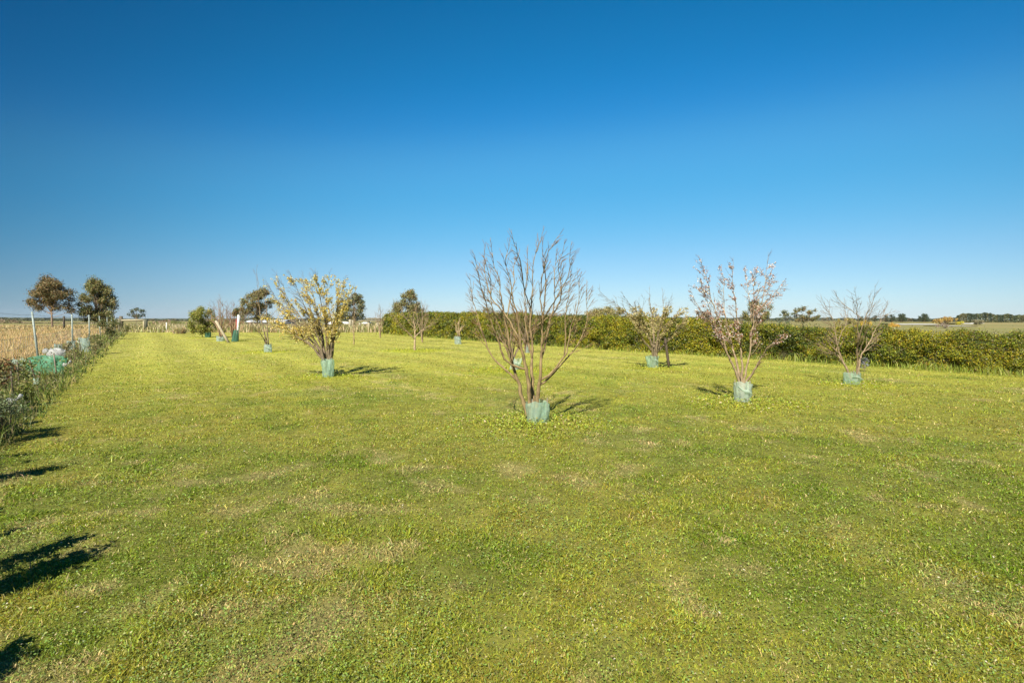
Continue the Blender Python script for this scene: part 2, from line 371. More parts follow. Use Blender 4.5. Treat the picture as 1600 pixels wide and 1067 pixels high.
def lawn_weeds():
    x, y, g = sample_fan(190000, 1.9, 30, 1.5, 1.14, 41)
    pat = fbm(x, y, .7, 44, 3); k = sstep(.42, .78, pat) * .5 + .9 * ring(x, y) + .22
    ok = (g.random(len(x)) < k) & (x > EDGE(y)) & (x < HEDGE(y)); x, y = x[ok], y[ok]; n = len(x)
    P = np.stack([x, y, gh(x, y) + g.uniform(.008, .035, n) * (1 + 2 * ring(x, y))], 1)
    N_ = np.stack([g.normal(0, .45, n), g.normal(0, .45, n), np.ones(n)], 1)
    pal = np.array([[.18, .28, .05], [.22, .32, .06], [.29, .34, .06], [.20, .26, .10], [.38, .38, .14]])
    c = pal[g.choice(5, n, p=[.34, .28, .2, .13, .05])]; r = ring(x, y) > .4
    c[r] = np.array([[.27, .36, .04], [.40, .40, .07], [.21, .30, .04], [.5, .44, .24]])[g.choice(4, r.sum(), p=[.45, .28, .2, .07])]
    o = leaf_quads(P, N_, g.uniform(.006, .014, n) * (y / 2.3) ** .55 * (1 + .7 * ring(x, y)), jitter_col(c, g, .18, .06), g, .7, 'lawn_weeds')
    tag(o, 'small round leaved clover and weeds growing in patches through the lawn', 'weeds', kind='stuff')
    # pale dead leaves and thatch flecks
    x, y, g = sample_fan(60000, 2, 34, 1.4, 1.14, 43)
    k = .03 + .8 * ring(x, y) + .12 * sstep(.6, .75, fbm(x, y, .5, 3)); ok = (g.random(len(x)) < k) & (x > EDGE(y)) & (x < HEDGE(y)); x, y = x[ok], y[ok]; n = len(x)
    P = np.stack([x, y, gh(x, y) + .03 + g.uniform(0, .02, n)], 1); N_ = np.stack([g.normal(0, .5, n), g.normal(0, .5, n), np.ones(n)], 1)
    c = np.array([[.46, .40, .22], [.36, .26, .12], [.55, .52, .40]])[g.choice(3, n, p=[.5, .35, .15])]
    tag(leaf_quads(P, N_, g.uniform(.008, .02, n) * (y / 3) ** .5, c, g, .5, 'fallen_leaves'), 'pale dry leaves scattered over the grass and under the trees', 'fallen leaves', kind='stuff')
lawn_weeds()

# ------------------------------------------------------------------ rough grass areas
def rough(name, label, cat, n, y0, y1, p, spread, test, h, wd0, pal, pw, seed, lean=.35, z0=0, mat=None, yref=10, ypow=.8, bend=.6, patch=None, hpatch=1.0):
    x, y, g = sample_fan(n, y0, y1, p, spread, seed); ok = test(x, y)
    if patch: ok &= g.random(n) < sstep(patch[0], patch[1], fbm(x, y, patch[2], seed + 3)) + patch[3]
    x, y = x[ok], y[ok]; n = len(x)
    pn = fbm(x, y, hpatch, seed + 5); pal = np.array(pal)
    idx = np.clip((pn * 1.6 - .3 + g.normal(0, .22, n)) * len(pal), 0, len(pal) - 1).astype(int)
    rnd = g.random(n) < .35; idx[rnd] = g.choice(len(pal), rnd.sum(), p=pw)
    c = jitter_col(pal[idx], g, .18, .07)
    hh = g.uniform(h[0], h[1], n) * (.6 + .8 * fbm(x, y, hpatch * .7, seed + 9))
    return tag(blades(name, x, y, np.zeros(n) + z0, hh, wd0 * (y / yref) ** ypow * g.uniform(.7, 1.4, n), c, lean, mat, seed + 1, bend), label, cat, kind='stuff')
FEN = lambda y: -3.9 - .722 * y
TAN = [[.60, .44, .22], [.52, .37, .17], [.68, .53, .31], [.46, .32, .13], [.34, .30, .10]]
rough('dry_paddock_grass', 'tall straw coloured dry grass filling the paddock left of the fence', 'dry grass', 320000, 5, 140, 1.35, 1.3,
      lambda x, y: x < FEN(y) - .3, (.35, .62), .0065, TAN, [.3, .25, .2, .15, .1], 50, .3, -.02, M_dry, 10, .95)
BED = [[.10, .16, .02], [.16, .21, .03], [.22, .23, .06], [.36, .29, .12], [.07, .11, .025], [.13, .13, .04]]
rough('bed_rough_grass', 'unmown weeds and rough grass along the fence bed', 'rough grass', 190000, 2.0, 68, 1.3, 1.45,
      lambda x, y: (x < EDGE(y) + .10 + .25 * (fbm(x, y, .8, 77) - .5)) & (x > FEN(y) - .6), (.12, .46), .008, BED, [.3, .2, .15, .12, .13, .1], 60, .85, 0, None, 6, .85, 1.0)
rough('hedge_foot_grass', 'long bright green grass at the foot of the hedge', 'rough grass', 170000, 9, 60, 1.2, 1.3,
      lambda x, y: (x > HEDGE(y) - .85 - .5 * (fbm(x, y, 1.2, 78) - .5)) & (x < HEDGE(y) + .5), (.12, .36), .011, [[.24, .31, .04], [.31, .36, .05], [.40, .40, .12], [.18, .24, .04]], [.3, .35, .15, .2], 70, .4, 0.04, None, 14, .8)
rough('far_boundary_grass', 'tall pale dry grass and green scrub beyond the far end of the lawn', 'dry grass', 60000, 62, 110, 1.2, .95,
      lambda x, y: (x > EDGE(y) - 1) & (x < -8 + (y - 62) * .4), (.3, 1.1), .07, [[.20, .21, .05], [.55, .46, .26], [.62, .53, .32], [.16, .19, .05], [.42, .30, .16]], [.2, .3, .25, .15, .1], 80, .3, 0, M_dry, 62, .6, hpatch=6)

# ------------------------------------------------------------------ branches
def grow(g, p, d, length, r0, r1, up=.12, wob=.12, seg=.09):
    n = max(3, int(length / seg)); pts = [p.copy()]; d = d / np.linalg.norm(d); s = length / n
    for i in range(n):
        d = d + np.array([0, 0, up]) * s / .1 + g.normal(0, wob, 3) * (s / .1) ** .5
        d /= np.linalg.norm(d); p = p + d * s; pts.append(p.copy())
    return np.array(pts), np.linspace(r0, r1, n + 1)
def resample(pts, seg=.07):
    pts = np.asarray(pts); dl = np.linalg.norm(np.diff(pts, axis=0), axis=1); t = np.concatenate([[0], np.cumsum(dl)]); n = max(4, int(t[-1] / seg))
    T = np.linspace(0, t[-1], n); out = np.stack([np.interp(T, t, pts[:, k]) for k in range(3)], 1)
    for _ in range(3): out[1:-1] = (out[:-2] + 2 * out[1:-1] + out[2:]) / 4
    return out
def side_shoots(g, path, rad, axis_xy, n, L, ang=(25, 50), t0=.25, up=.1, wob=.1, rr=.55, rmin=.0018, rtip=.0014, seg=.07, taper_len=.5):
    out = []
    for _ in range(n):
        t = t0 + (1 - t0) * (_ + g.random()) / n; i = min(int(t * (len(path) - 1)), len(path) - 2)
        T = path[i + 1] - path[i]; T /= np.linalg.norm(T) + 1e-9
        q = g.normal(size=3); o = path[i] - np.array([axis_xy[0], axis_xy[1], path[i][2]]); on = np.linalg.norm(o)
        if on > .05: q = q * .8 + o / on
        q -= T * q.dot(T); q /= np.linalg.norm(q) + 1e-9; a = R(g.uniform(*ang))
        d = T * math.cos(a) + q * math.sin(a); l = L * g.uniform(.45, 1.15) * (1 - taper_len * t)
        r = max(rad[i] * rr, rmin); out.append(grow(g, path[i], d, l, r, max(rtip, r * .6), up, wob, seg))
    return out
def ground_base(px, py):
    x, y = G(px, py); return np.array([x, y, float(gh(np.array([x]), np.array([y]))[0]) - .03])
def fruit_tree(label, px, py, guides, seed, r0=.03, n2=7, L2=.7, n3=4, L3=.28, n4=0, L4=.1, depth=.55, bark=(1, 1, 1), twigc=(1, 1, 1), foliage=None, up=.16, ang=(22, 48), thick=1.0, name='fruit_tree', rt=.003, group='orchard fruit trees on the lawn'):
    g = np.random.default_rng(seed); B = ground_base(px, py)
    t = thing(name, B, label, 'tree', group)
    bpy.context.view_layer.update()
    tr, tw = MB(), MB(); Y0 = B[1]; dx = 0
    limbs = []; nG = len(guides)
    for k, gd in enumerate(guides):
        dy = depth * math.sin(k * 2.4 + seed); pts = []
        top = min(q[1] for q in gd); pts = []
        for (a, b) in gd:
            f = np.clip((py - b) / max(py - top, 1), 0, 1); pts.append(W(a, b, Y0 + dy * f ** 1.2))
        pts = np.array(pts)
        if gd[0][1] > py - 4: pts[0] = B + np.array([(gd[0][0] - px) * Y0 / F, 0, 0])
        host = None
        if gd[0][1] <= py - 4 and limbs:          # a fork: let it leave the nearest stem, thinner than that stem
            best = None
            for hp, hr in limbs:
                d2 = (hp[:, 0] - pts[0, 0]) ** 2 + (hp[:, 2] - pts[0, 2]) ** 2; i_ = int(d2.argmin())
                if best is None or d2[i_] < best[0]: best = (d2[i_], hp[i_], hr[i_])
            host = best[2]; off = best[1] - pts[0]; pts = pts + off[None, :] * np.linspace(1, 0, len(pts))[:, None]
        pts = resample(pts, .07); kink = g.normal(0, 1, (len(pts) // 3 + 2, 3)); kk = np.linspace(0, len(kink) - 1.01, len(pts)); kink = kink[kk.astype(int)] * (1 - kk % 1)[:, None] + kink[kk.astype(int) + 1] * (kk % 1)[:, None]
        pts[1:] += kink[1:] * (.014 * np.sqrt(thick) * np.linspace(.25, 1, len(kink) - 1))[:, None] + g.normal(0, .005, (len(pts) - 1, 3))
        q = r0 * (1 if gd[0][1] > py - 30 else .40) * g.uniform(.85, 1.1)
        s_ = np.linspace(0, 1, len(pts)); rad = (q * (1 - s_) ** 1.5 + rt * thick ** .8) * (1 + .10 * g.normal(size=len(pts)))
        if host is not None: rad = np.minimum(rad, host * .8)
        tr.tube(pts, rad, 7, bark); limbs.append((pts, rad))
    tips = []
    for pts, rad in limbs:
        lim = np.linalg.norm(pts[-1] - pts[0])
        s2 = side_shoots(g, pts, rad, B[:2], max(2, int(n2 * lim / 1.6)), L2, ang, .40, up, .11, .42, .0028 * thick, .0016 * thick, .07)
        s2.append(grow(g, pts[-1], pts[-1] - pts[-3], L2 * .5, rad[-1], .0016 * thick, up, .08, .07))
        for p2, r2 in s2:
            r2 = np.minimum(r2, (.0075 * thick ** .6) * np.linspace(1, .3, len(r2))); tr.tube(p2, r2, 5, bark); tips.append((p2, r2))
            l2 = np.linalg.norm(p2[-1] - p2[0])
            for p3, r3 in side_shoots(g, p2, r2, B[:2], max(1, int(n3 * l2 / L2 + .5)), L3, ang, .15, up, .08, .7, .0022 * thick, .0014 * thick, .06):
                tw.tube(p3, r3, 4, twigc); tips.append((p3, r3))
                if n4:
                    for p4, r4 in side_shoots(g, p3, r3, B[:2], n4, L4, (30, 60), .1, up, .08, .8, .0018 * thick, .0013 * thick, .05): tw.tube(p4, r4, 3, twigc); tips.append((p4, r4))
        if n4:
            for p4, r4 in side_shoots(g, pts, rad, B[:2], int(n4 * 8), L4 * 1.3, (35, 70), .3, up, .08, .4, .002 * thick, .0014 * thick, .05): tw.tube(p4, r4, 3, twigc); tips.append((p4, r4))
    tr.build('trunk', M_bark, t, True); tw.build('crown', M_twig, t, True)
    if foliage:
        fn, nper, size, pal, pw, zr, matf, clump = foliage
        Ps = []
        for p, r in tips:
            m = g.poisson(nper * np.linalg.norm(p[-1] - p[0]))
            for _ in range(m):
                f = g.random() * (len(p) - 1.01); i = int(f); q = p[i] + (p[i + 1] - p[i]) * (f - i)
                hz = (q[2] - B[2]); 
                if not (zr[0] < hz < zr[1]): continue
                if clump and vnoise(np.array([q[0] * 1.0 + q[1]]), np.array([q[2]]), clump, seed)[0] < .34: continue
                for _k in range(3): Ps.append(q + g.normal(0, size * .45, 3))
        Ps = np.array(Ps); n = len(Ps)
        c = jitter_col(np.array(pal)[g.choice(len(pal), n, p=pw)], g, .12, .05)
        leaf_quads(Ps, g.normal(size=(n, 3)) + np.array([0, 0, .5]), g.uniform(.7, 1.3, n) * size, c, g, .6, fn, matf, t)
    return t

# the six nearest fruit trees
fruit_tree('tall bare multi stemmed fruit tree in the middle foreground with a fan of upright twigs', 832, 668, [
    [(827, 668), (821, 632), (806, 590), (797, 548), (789, 505), (782, 450), (772, 395)],
    [(829, 668), (829, 640), (827, 600), (820, 568), (812, 535), (808, 490), (797, 440), (791, 390)],
    [(830, 668), (833, 630), (831, 590), (832, 550), (829, 515), (831, 480), (832, 430), (836, 400), (845, 372)],
    [(834, 668), (839, 630), (842, 600), (846, 560), (847, 520), (845, 480), (846, 440), (853, 405), (862, 380)],
    [(843, 592), (860, 582), (880, 560), (888, 530), (892, 508), (902, 480), (904, 442)],
    [(841, 600), (858, 590), (878, 565), (900, 540), (914, 518), (916, 490), (917, 455)],
    [(822, 578), (800, 573), (786, 560), (777, 530), (766, 495), (752, 455), (745, 415)],
    [(808, 598), (787, 578), (768, 560), (754, 525), (743, 490), (738, 450)],
    [(832, 520), (846, 505), (868, 490), (880, 460), (873, 420), (878, 400)],
    [(846, 505), (862, 478), (880, 450), (892, 420), (893, 400)],
    [(812, 535), (795, 500), (770, 470), (757, 435), (756, 400)],
    [(830, 480), (818, 450), (815, 410), (806, 385)],
    [(836, 560), (825, 520), (822, 465), (824, 405)], [(846, 560), (856, 520), (866, 470), (868, 405)], [(800, 570), (788, 530), (768, 480), (764, 420)],
    [(788, 500), (800, 455), (805, 405)], [(847, 500), (852, 455), (846, 395)], [(880, 555), (884, 500), (890, 440)]],
    3, .036, 12, .44, 6, .20, 0, .1, .5, (1.05, .98, .74), (1.25, 1.0, .74), None, .16, (18, 42), 1.3)
YEL = [[.80, .66, .16], [.84, .76, .34], [.64, .48, .08], [.38, .30, .08], [.80, .55, .14], [.22, .22, .06]]
fruit_tree('spreading vase shaped tree covered in yellow blossom with a pale green guard at its foot', 512, 592, [
    [(512, 592), (507, 560), (490, 535), (462, 505), (440, 478), (425, 455)],
    [(511, 592), (506, 560), (480, 532), (450, 510), (428, 500)],
    [(511, 592), (506, 558), (495, 520), (478, 482), (464, 450), (458, 438)],
    [(512, 592), (509, 560), (503, 520), (492, 475), (487, 438)],
    [(513, 592), (512, 560), (510, 520), (509, 475), (511, 442)],
    [(514, 592), (516, 560), (518, 520), (527, 485), (536, 448)],
    [(513, 592), (516, 558), (519, 512), (514, 482), (503, 455)],
    [(514, 592), (517, 555), (521, 515), (533, 492), (545, 462)],
    [(500, 548), (478, 520), (455, 488), (440, 455), (433, 440)],
    [(511, 592), (508, 566), (500, 545), (474, 500), (450, 470), (445, 450)],
    [(509, 565), (488, 540), (458, 522), (436, 512)],
    [(512, 592), (505, 540), (488, 490), (474, 452), (471, 440)], [(513, 592), (514, 540), (506, 490), (497, 450), (496, 438)], [(516, 570), (524, 520), (528, 480), (524, 452)]],
    7, .046, 12, .64, 6, .34, 1, .14, .6, (.85, .85, .85), (.95, .95, .9), ('blossom', 27, .034, YEL, [.28, .32, .12, .12, .10, .06], (.75, 2.7), M_petal, .22), .17, (22, 50), 1.35)
PNK = [[.82, .66, .58], [.88, .81, .73], [.52, .24, .17], [.30, .15, .09]]
fruit_tree('almond tree dotted with pale pink blossom standing right of the bare central tree', 1161, 634, [
    [(1160, 634), (1159, 608), (1151, 585), (1137, 550), (1123, 505), (1110, 460), (1100, 418)],
    [(1161, 634), (1159, 606), (1155, 580), (1144, 545), (1134, 500), (1130, 460), (1128, 430)],
    [(1161, 634), (1160, 600), (1159, 570), (1156, 530), (1151, 490), (1147, 445), (1145, 420)],
    [(1161, 634), (1161, 606), (1165, 585), (1169, 560), (1176, 520), (1178, 475), (1180, 435)],
    [(1176, 520), (1186, 490), (1200, 470), (1215, 452)],
    [(1162, 608), (1180, 585), (1190, 560), (1198, 541), (1213, 533)],
    [(1147, 575), (1130, 540), (1116, 512), (1102, 490), (1088, 470)],
    [(1178, 500), (1190, 470), (1196, 435), (1199, 412)],
    [(1140, 550), (1122, 520), (1108, 480), (1098, 450)],
    [(1157, 540), (1166, 500), (1164, 460), (1166, 432)]],
    5, .030, 12, .46, 6, .24, 1, .09, .45, (1.35, 1.3, 1.25), (.75, .54, .46), ('blossom', 27, .024, PNK, [.30, .25, .2, .25], (1.1, 2.6), M_petal, .1), .15, (22, 50))
YG = [[.50, .42, .18], [.40, .36, .12], [.58, .50, .26], [.30, .22, .12]]
fruit_tree('wide low fruit tree with yellowish new leaves and a dark leaning stake beside it', 1022, 578, [
    [(1022, 578), (1023, 545), (1010, 520), (990, 497), (966, 478), (945, 464)],
    [(1022, 578), (1018, 535), (1006, 505), (990, 482), (982, 468)],
    [(1023, 578), (1022, 530), (1018, 495), (1015, 465)],
    [(1024, 578), (1027, 530), (1033, 495), (1046, 475)],
    [(1024, 560), (1036, 520), (1048, 500), (1064, 488)],
    [(1023, 550), (1030, 520), (1038, 480), (1036, 468)],
    [(1022, 550), (1005, 530), (1000, 510), (1003, 480)],
    [(1024, 550), (1040, 535), (1056, 515), (1066, 505)]],
    9, .05, 12, .7, 5, .33, 1, .12, .8, (.9, .9, .85), (1.05, 1.05, 1), ('leaves', 26, .04, YG, [.35, .3, .2, .15], (.8, 1.95), M_leaf, 0), .14, (22, 50), 1.5)
fruit_tree('bare brown fruit tree by the hedge with two stems forking from a green guard', 1332, 605, [
    [(1333, 605), (1322, 575), (1308, 552), (1292, 546), (1273, 538)],
    [(1333, 605), (1320, 570), (1309, 545), (1304, 515), (1297, 490), (1292, 478)],
    [(1337, 605), (1340, 560), (1341, 520), (1340, 485), (1336, 465)],
    [(1338, 605), (1344, 555), (1360, 532), (1372, 508), (1384, 485)],
    [(1341, 530), (1350, 500), (1360, 482), (1366, 465)],
    [(1340, 500), (1326, 485), (1312, 470)],
    [(1311, 550), (1316, 525), (1324, 505), (1322, 485)],
    [(1342, 560), (1356, 520), (1358, 500), (1378, 492)]],
    13, .030, 13, .62, 6, .34, 0, .1, .8, (1.15, 1.1, 1.05), (1.1, 1.05, 1.1), None, .15, (22, 50), 1.25)
fruit_tree('small pale bare tree with an open crown and no guard left of centre', 648, 550, [
    [(648, 550), (648, 530), (648, 512), (646, 495), (650, 480)],
    [(648, 530), (635, 517), (625, 505), (615, 492)],
    [(648, 528), (658, 518), (668, 510), (680, 502)],
    [(648, 515), (638, 503), (630, 492), (626, 482)],
    [(648, 518), (656, 508), (662, 495), (664, 484)]],
    15, .055, 11, .8, 5, .38, 0, .1, .8, (1.5, 1.45, 1.4), (1.5, 1.4, 1.3), None, .13, (22, 50), 2.0)
# the smaller ones further off
def spread_guides(px, py, top, wd, n, fork, seed, lean=0):
    g = np.random.default_rng(seed); out = [[(px, py), (px + lean * .3, py - (py - top) * fork), (px + lean, top)]]
    for k in range(n):
        a = (k + .5) / n * 2 - 1; e = px + lean + a * wd * g.uniform(.7, 1); ty = top + (py - top) * (.05 + .25 * abs(a)) * g.uniform(.5, 1.3)
        f = py - (py - top) * fork * g.uniform(.8, 1.3); out.append([(px, py) if g.random() < .4 else (px + lean * .2, py - (py - top) * fork * .8), (px + lean * .3 + a * wd * .2, f), (px + lean * .7 + a * wd * .65, (f + ty) / 2), (e, ty)])
    return out
fruit_tree('thin tree leaning left beside the yellow tree with long bare whips', 418, 552, [
    [(421, 552), (416, 535), (408, 522), (396, 508), (390, 498)], [(420, 552), (414, 525), (406, 490), (403, 450), (402, 430)],
    [(421, 552), (418, 520), (416, 480), (413, 445)], [(419, 545), (411, 530), (405, 518)]], 17, .035, 4, 1.0, 3, .4, 0, .1, .7, (.9, .85, .85), (.9, .85, .85),
    ('leaves', 2, .06, [[.30, .20, .10], [.36, .30, .10]], [.5, .5], (1.5, 2.6), M_leaf, 0), .12, (18, 40), 1.9)
fruit_tree('bare twiggy tree rising from the grey green guard with the pale leaning prop', 345, 535, spread_guides(345, 535, 472, 26, 6, .28, 3), 19, .06, 6, 1.1, 4, .5, 0, .1, .9, (1.1, .95, .9), (1.3, 1.1, 1.05), None, .1, (22, 50), 3.2)
fruit_tree('bare tree with pinkish twigs beside the red and white post', 364, 532, spread_guides(364, 532, 478, 24, 6, .35, 4), 21, .05, 6, 1.2, 4, .5, 0, .1, .9, (1.0, .75, .7), (1.2, .85, .8), None, .08, (22, 50), 3.2)
fruit_tree('slim bare sapling at the far end of the lawn in front of the timber rail', 594, 529, spread_guides(594, 529, 482, 10, 5, .35, 5), 23, .05, 5, .9, 3, .5, 0, .1, .6, (1.2, 1.15, 1.1), (1.1, 1, 1), None, .16, (15, 32), 3.0)
fruit_tree('small bare sapling just behind and right of the pale tree without a guard', 660, 536, spread_guides(660, 536, 478, 14, 5, .3, 6), 25, .05, 5, .9, 3, .45, 0, .1, .6, (1.2, 1.15, 1.1), (1.1, 1, 1), None, .14, (15, 38), 2.8)
fruit_tree('small pale trunked sapling with a crumpled grey green guard in front of the hedge', 716, 538, spread_guides(716, 538, 500, 11, 6, .5, 7, 1), 27, .07, 5, .6, 3, .35, 0, .1, .5, (1.9, 1.85, 1.75), (1.7, 1.6, 1.5), None, .1, (22, 55), 2.8)
fruit_tree('slender bare tree hidden behind the stems of the bare central tree', 822, 553, spread_guides(822, 553, 488, 26, 7, .35, 8), 29, .045, 7, .8, 4, .36, 0, .1, .7, (.8, .7, .7), (1.0, .78, .76), None, .12, (22, 50), 2.4)
fruit_tree('short bare tree in a crumpled guard behind and left of the central tree', 801, 582, spread_guides(801, 582, 495, 32, 6, .3, 9), 31, .03, 5, .7, 3, .3, 0, .1, .6, (1, .95, .95), (1, .95, .9), None, .14, (20, 45), 1.6)
fruit_tree('thin leafless whip standing right of the yellow tree near the far rail', 553, 540, spread_guides(553, 540, 492, 5, 3, .4, 10), 33, .03, 3, .8, 2, .3, 0, .1, .3, (1.6, 1.5, 1.4), (1.3, 1.2, 1.1), None, .2, (10, 25), 2.4)

# ------------------------------------------------------------------ tree guards
M_f = {'green': film_mat('pale_green_film', (.52, .73, .57), .52), 'clear': film_mat('milky_green_film', (.66, .82, .68), .5), 'bright': film_mat('bright_green_film', (.20, .52, .32), .35),
       'teal': film_mat('blue_green_film', (.50, .62, .56), .42), 'white': film_mat('white_film', (.62, .63, .62), .1), 'dark': film_mat('dark_green_film', (.07, .22, .14), .2)}
def guard(label, px, py, wpx, hpx, mat, seed, lean=(0, 0), flare=1.0, crumple=.06, squash=.8, stakes=3, fold=True, Y=None, name='tree_guard', cat='tree guard', group='plastic tree guards on the lawn', rag=.05, zb=0):
    g = np.random.default_rng(seed); x, y = G(px, py)
    if Y: x, y = (px - 800) * Y / F, Y
    s = y / F; rw = wpx * s / 2; h = hpx * s; B = np.array([x, y, 0.05 + zb])
    t = thing(name, B, label, cat, group); bpy.context.view_layer.update()
    na, nz = 44, 14; th = np.arange(na) / na * 2 * math.pi; P = np.zeros((nz, na, 3)); ph = g.uniform(0, 6, 6)
    for j in range(nz):
        v = j / (nz - 1); k = 1 + (flare - 1) * v
        sq = (np.abs(np.cos(th)) ** 3.2 + np.abs(np.sin(th)) ** 3.2) ** (-1 / 3.2)
        wr = 1 + crumple * (np.sin(3 * th + ph[0] + 3 * v) + .7 * np.sin(7 * th + ph[1] - 5 * v) + .5 * np.sin(12 * th + ph[2] + 9 * v)) * (.5 + v)
        r = rw * k * wr * sq * .93
        P[j, :, 0] = B[0] + r * np.cos(th + .5) + lean[0] * h * v; P[j, :, 1] = B[1] + r * squash * np.sin(th + .5) + lean[1] * h * v
        top = rag * h * (np.sin(th * 2 + ph[3]) + .5 * np.sin(5 * th + ph[4]))
        P[j, :, 2] = B[2] + h * v + top * v - .01 + rag * .3 * h * np.sin(9 * th + 14 * v + ph[5]) * v
    mb = MB(); mb.grid(P, True); mb.build('sleeve', M_f[mat], t, True)
    for k in range(stakes):
        a = k / stakes * 2 * math.pi + .9 + seed; c = np.array([B[0] + rw * .86 * math.cos(a), B[1] + rw * .86 * squash * math.sin(a), B[2] - .05])
        e = c + np.array([lean[0] * h + rw * (flare - 1) * math.cos(a), lean[1] * h, h * g.uniform(1.06, 1.2) + .05])
        m2 = MB(); m2.tube([c, (c + e) / 2, e], .006 + s * .18, 6, (.9, .85, .75)); m2.build('stake', M_wood, t)
    if fold:     # the turned-over flap of film
        P = np.zeros((5, 9, 3)); a0 = -2.2 + g.uniform(-.4, .4)
        for j in range(5):
            for i in range(9):
                u, v = i / 8, j / 4; a = a0 + u * 1.9; r = rw * 1.05 + .02 + .03 * math.sin(v * 3) * (rw / .18)
                P[j, i] = B + np.array([r * math.cos(a) + lean[0] * h * .6, r * squash * math.sin(a), h * (.80 - v * .16 * math.sin(u * 3.1) - .34 * u ** 1.4 + .04 * math.sin(9 * u + seed))])
        m2 = MB(); m2.grid(P); m2.build('flap', M_f['clear' if mat != 'white' else 'white'], t, True)
    return t
guard('pale green see through plastic guard round the foot of the bare central tree', 839, 669, 34, 38, 'green', 1, (.05, 0), 1.0, .07, .85, 3, False)
guard('milky green plastic guard round the foot of the pink blossomed almond tree', 1160, 635, 23, 35, 'clear', 2, (-.02, 0), 1.12, .07, .85, 2)
guard('pale green guard round the foot of the yellow blossomed tree', 513, 594, 17, 30, 'green', 3, (-.05, 0), 1.1, .09, .9, 2, False)
guard('light green guard round the wide low tree with the leaning stake', 1021, 578, 15, 20, 'green', 4, (-.12, 0), 1.2, .08, .9, 2)
guard('boxy mint green guard round the bare tree in front of the hedge', 1331, 605, 23, 20, 'green', 5, (0, 0), 1.0, .03, .95, 4)
guard('grey green wrinkled guard round the thin tree leaning left', 419, 553, 13, 14, 'teal', 6, (0, 0), .75, .09, .9, 2)
guard('low grey green guard at the base of the twiggy tree with a pale prop', 345, 535, 13, 9, 'teal', 7, (0, 0), .85, .08, .9, 2)
guard('dark green tapering guard beside the red and white post', 367, 535, 11, 18, 'dark', 8, (.12, 0), .62, .05, .9, 2, False)
guard('crumpled grey green guard around the pale trunked sapling near the hedge', 716, 539, 10, 12, 'teal', 9, (-.1, 0), .8, .13, .9, 1)
guard('collapsed pale green guard lying crooked behind the central tree', 803, 582, 16, 18, 'clear', 10, (.3, 0), .75, .14, .8, 1, rag=.16)
guard('narrow dull green guard seen between the stems of the central tree', 824, 553, 8, 14, 'teal', 11, (0, 0), .9, .06, .9, 1, False)
guard('small grey blue guard at the foot of the hedge right of the central tree', 911, 543, 7, 9, 'teal', 12, (0, 0), .9, .1, .9, 1, False)
guard('dark guard at the foot of the round olive green shrub', 325, 529, 9, 9, 'dark', 13, (0, 0), 1, .06, .9, 1, False)
# guards and bags in the weedy bed by the fence
gb = 'plastic guards and bags in the fence bed'
guard('big bright green plastic guard stretched wide in the fence bed', 71, 586, 54, 26, 'bright', 14, (.08, 0), 1.04, .085, .5, 2, False, group=gb, rag=.09)
guard('torn pale green guard behind the leafy bush at the left edge', 27, 584, 17, 20, 'clear', 15, (.1, 0), .9, .14, .7, 1, False, group=gb, rag=.12)
guard('upright blue green plastic guard in the fence bed furthest back', 134, 551, 16, 22, 'teal', 16, (-.1, 0), .9, .05, .8, 2, group=gb)
guard('short pale blue guard behind the white bag', 91, 555, 12, 16, 'teal', 17, (0, 0), .85, .12, .8, 1, False, group=gb)
guard('small whitish guard between the white bag and the tall blue green guard', 112, 548, 12, 14, 'teal', 18, (0, 0), .85, .12, .8, 1, False, group=gb)
guard('tiny pale green scrap of guard low in the weeds', 57, 613, 7, 8, 'clear', 19, (0, 0), .8, .15, .8, 0, False, group=gb, rag=.15, zb=.15)
def bag(label, px, py, wpx, hpx, seed, zb=0):
    g = np.random.default_rng(seed); x, y = G(px, py); s = y / F; n, m = 16, 10; P = np.zeros((m, n, 3)); ph = g.uniform(0, 6, 4)
    for j in range(m):
        v = j / (m - 1); lat = math.pi * (v - .5)
        for i in range(n):
            a = i / n * 2 * math.pi; r = 1 + .16 * math.sin(3 * a + ph[0] + 4 * v) + .1 * math.sin(5 * a + ph[1] - 7 * v)
            P[j, i] = (x + wpx * s / 2 * math.cos(lat) ** .7 * math.cos(a) * r, y + wpx * s / 3 * math.cos(lat) ** .7 * math.sin(a) * r, .04 + zb + hpx * s * (.5 + .5 * math.sin(lat)) * (1 + .12 * math.sin(2 * a + ph[2]) * v))
    t = thing('plastic_bag', (x, y, .04 + zb), label, 'bag', gb); bpy.context.view_layer.update()
    mb = MB(); mb.grid(P, True); mb.build('sack', M_f['white'], t, True)
    k = MB(); c = np.array([x + wpx * s * .4, y, .04 + zb + hpx * s * .6]); k.tube([c, c + [.06, .01, .03], c + [.12, .02, .10]], [.03, .015, .03], 6); k.build('tied_end', M_f['white'], t)
bag('white plastic bag lying behind the bright green guard', 88, 566, 24, 15, 1, .1)
bag('small white bag against the first fence post', 72, 563, 9, 8, 2, .22)
bag('scrap of white plastic at the lower right of the bright green guard', 101, 586, 7, 6, 3, .2)
bag('crumpled whitish bag on the ground at the left edge', 17, 650, 12, 10, 4, .15)

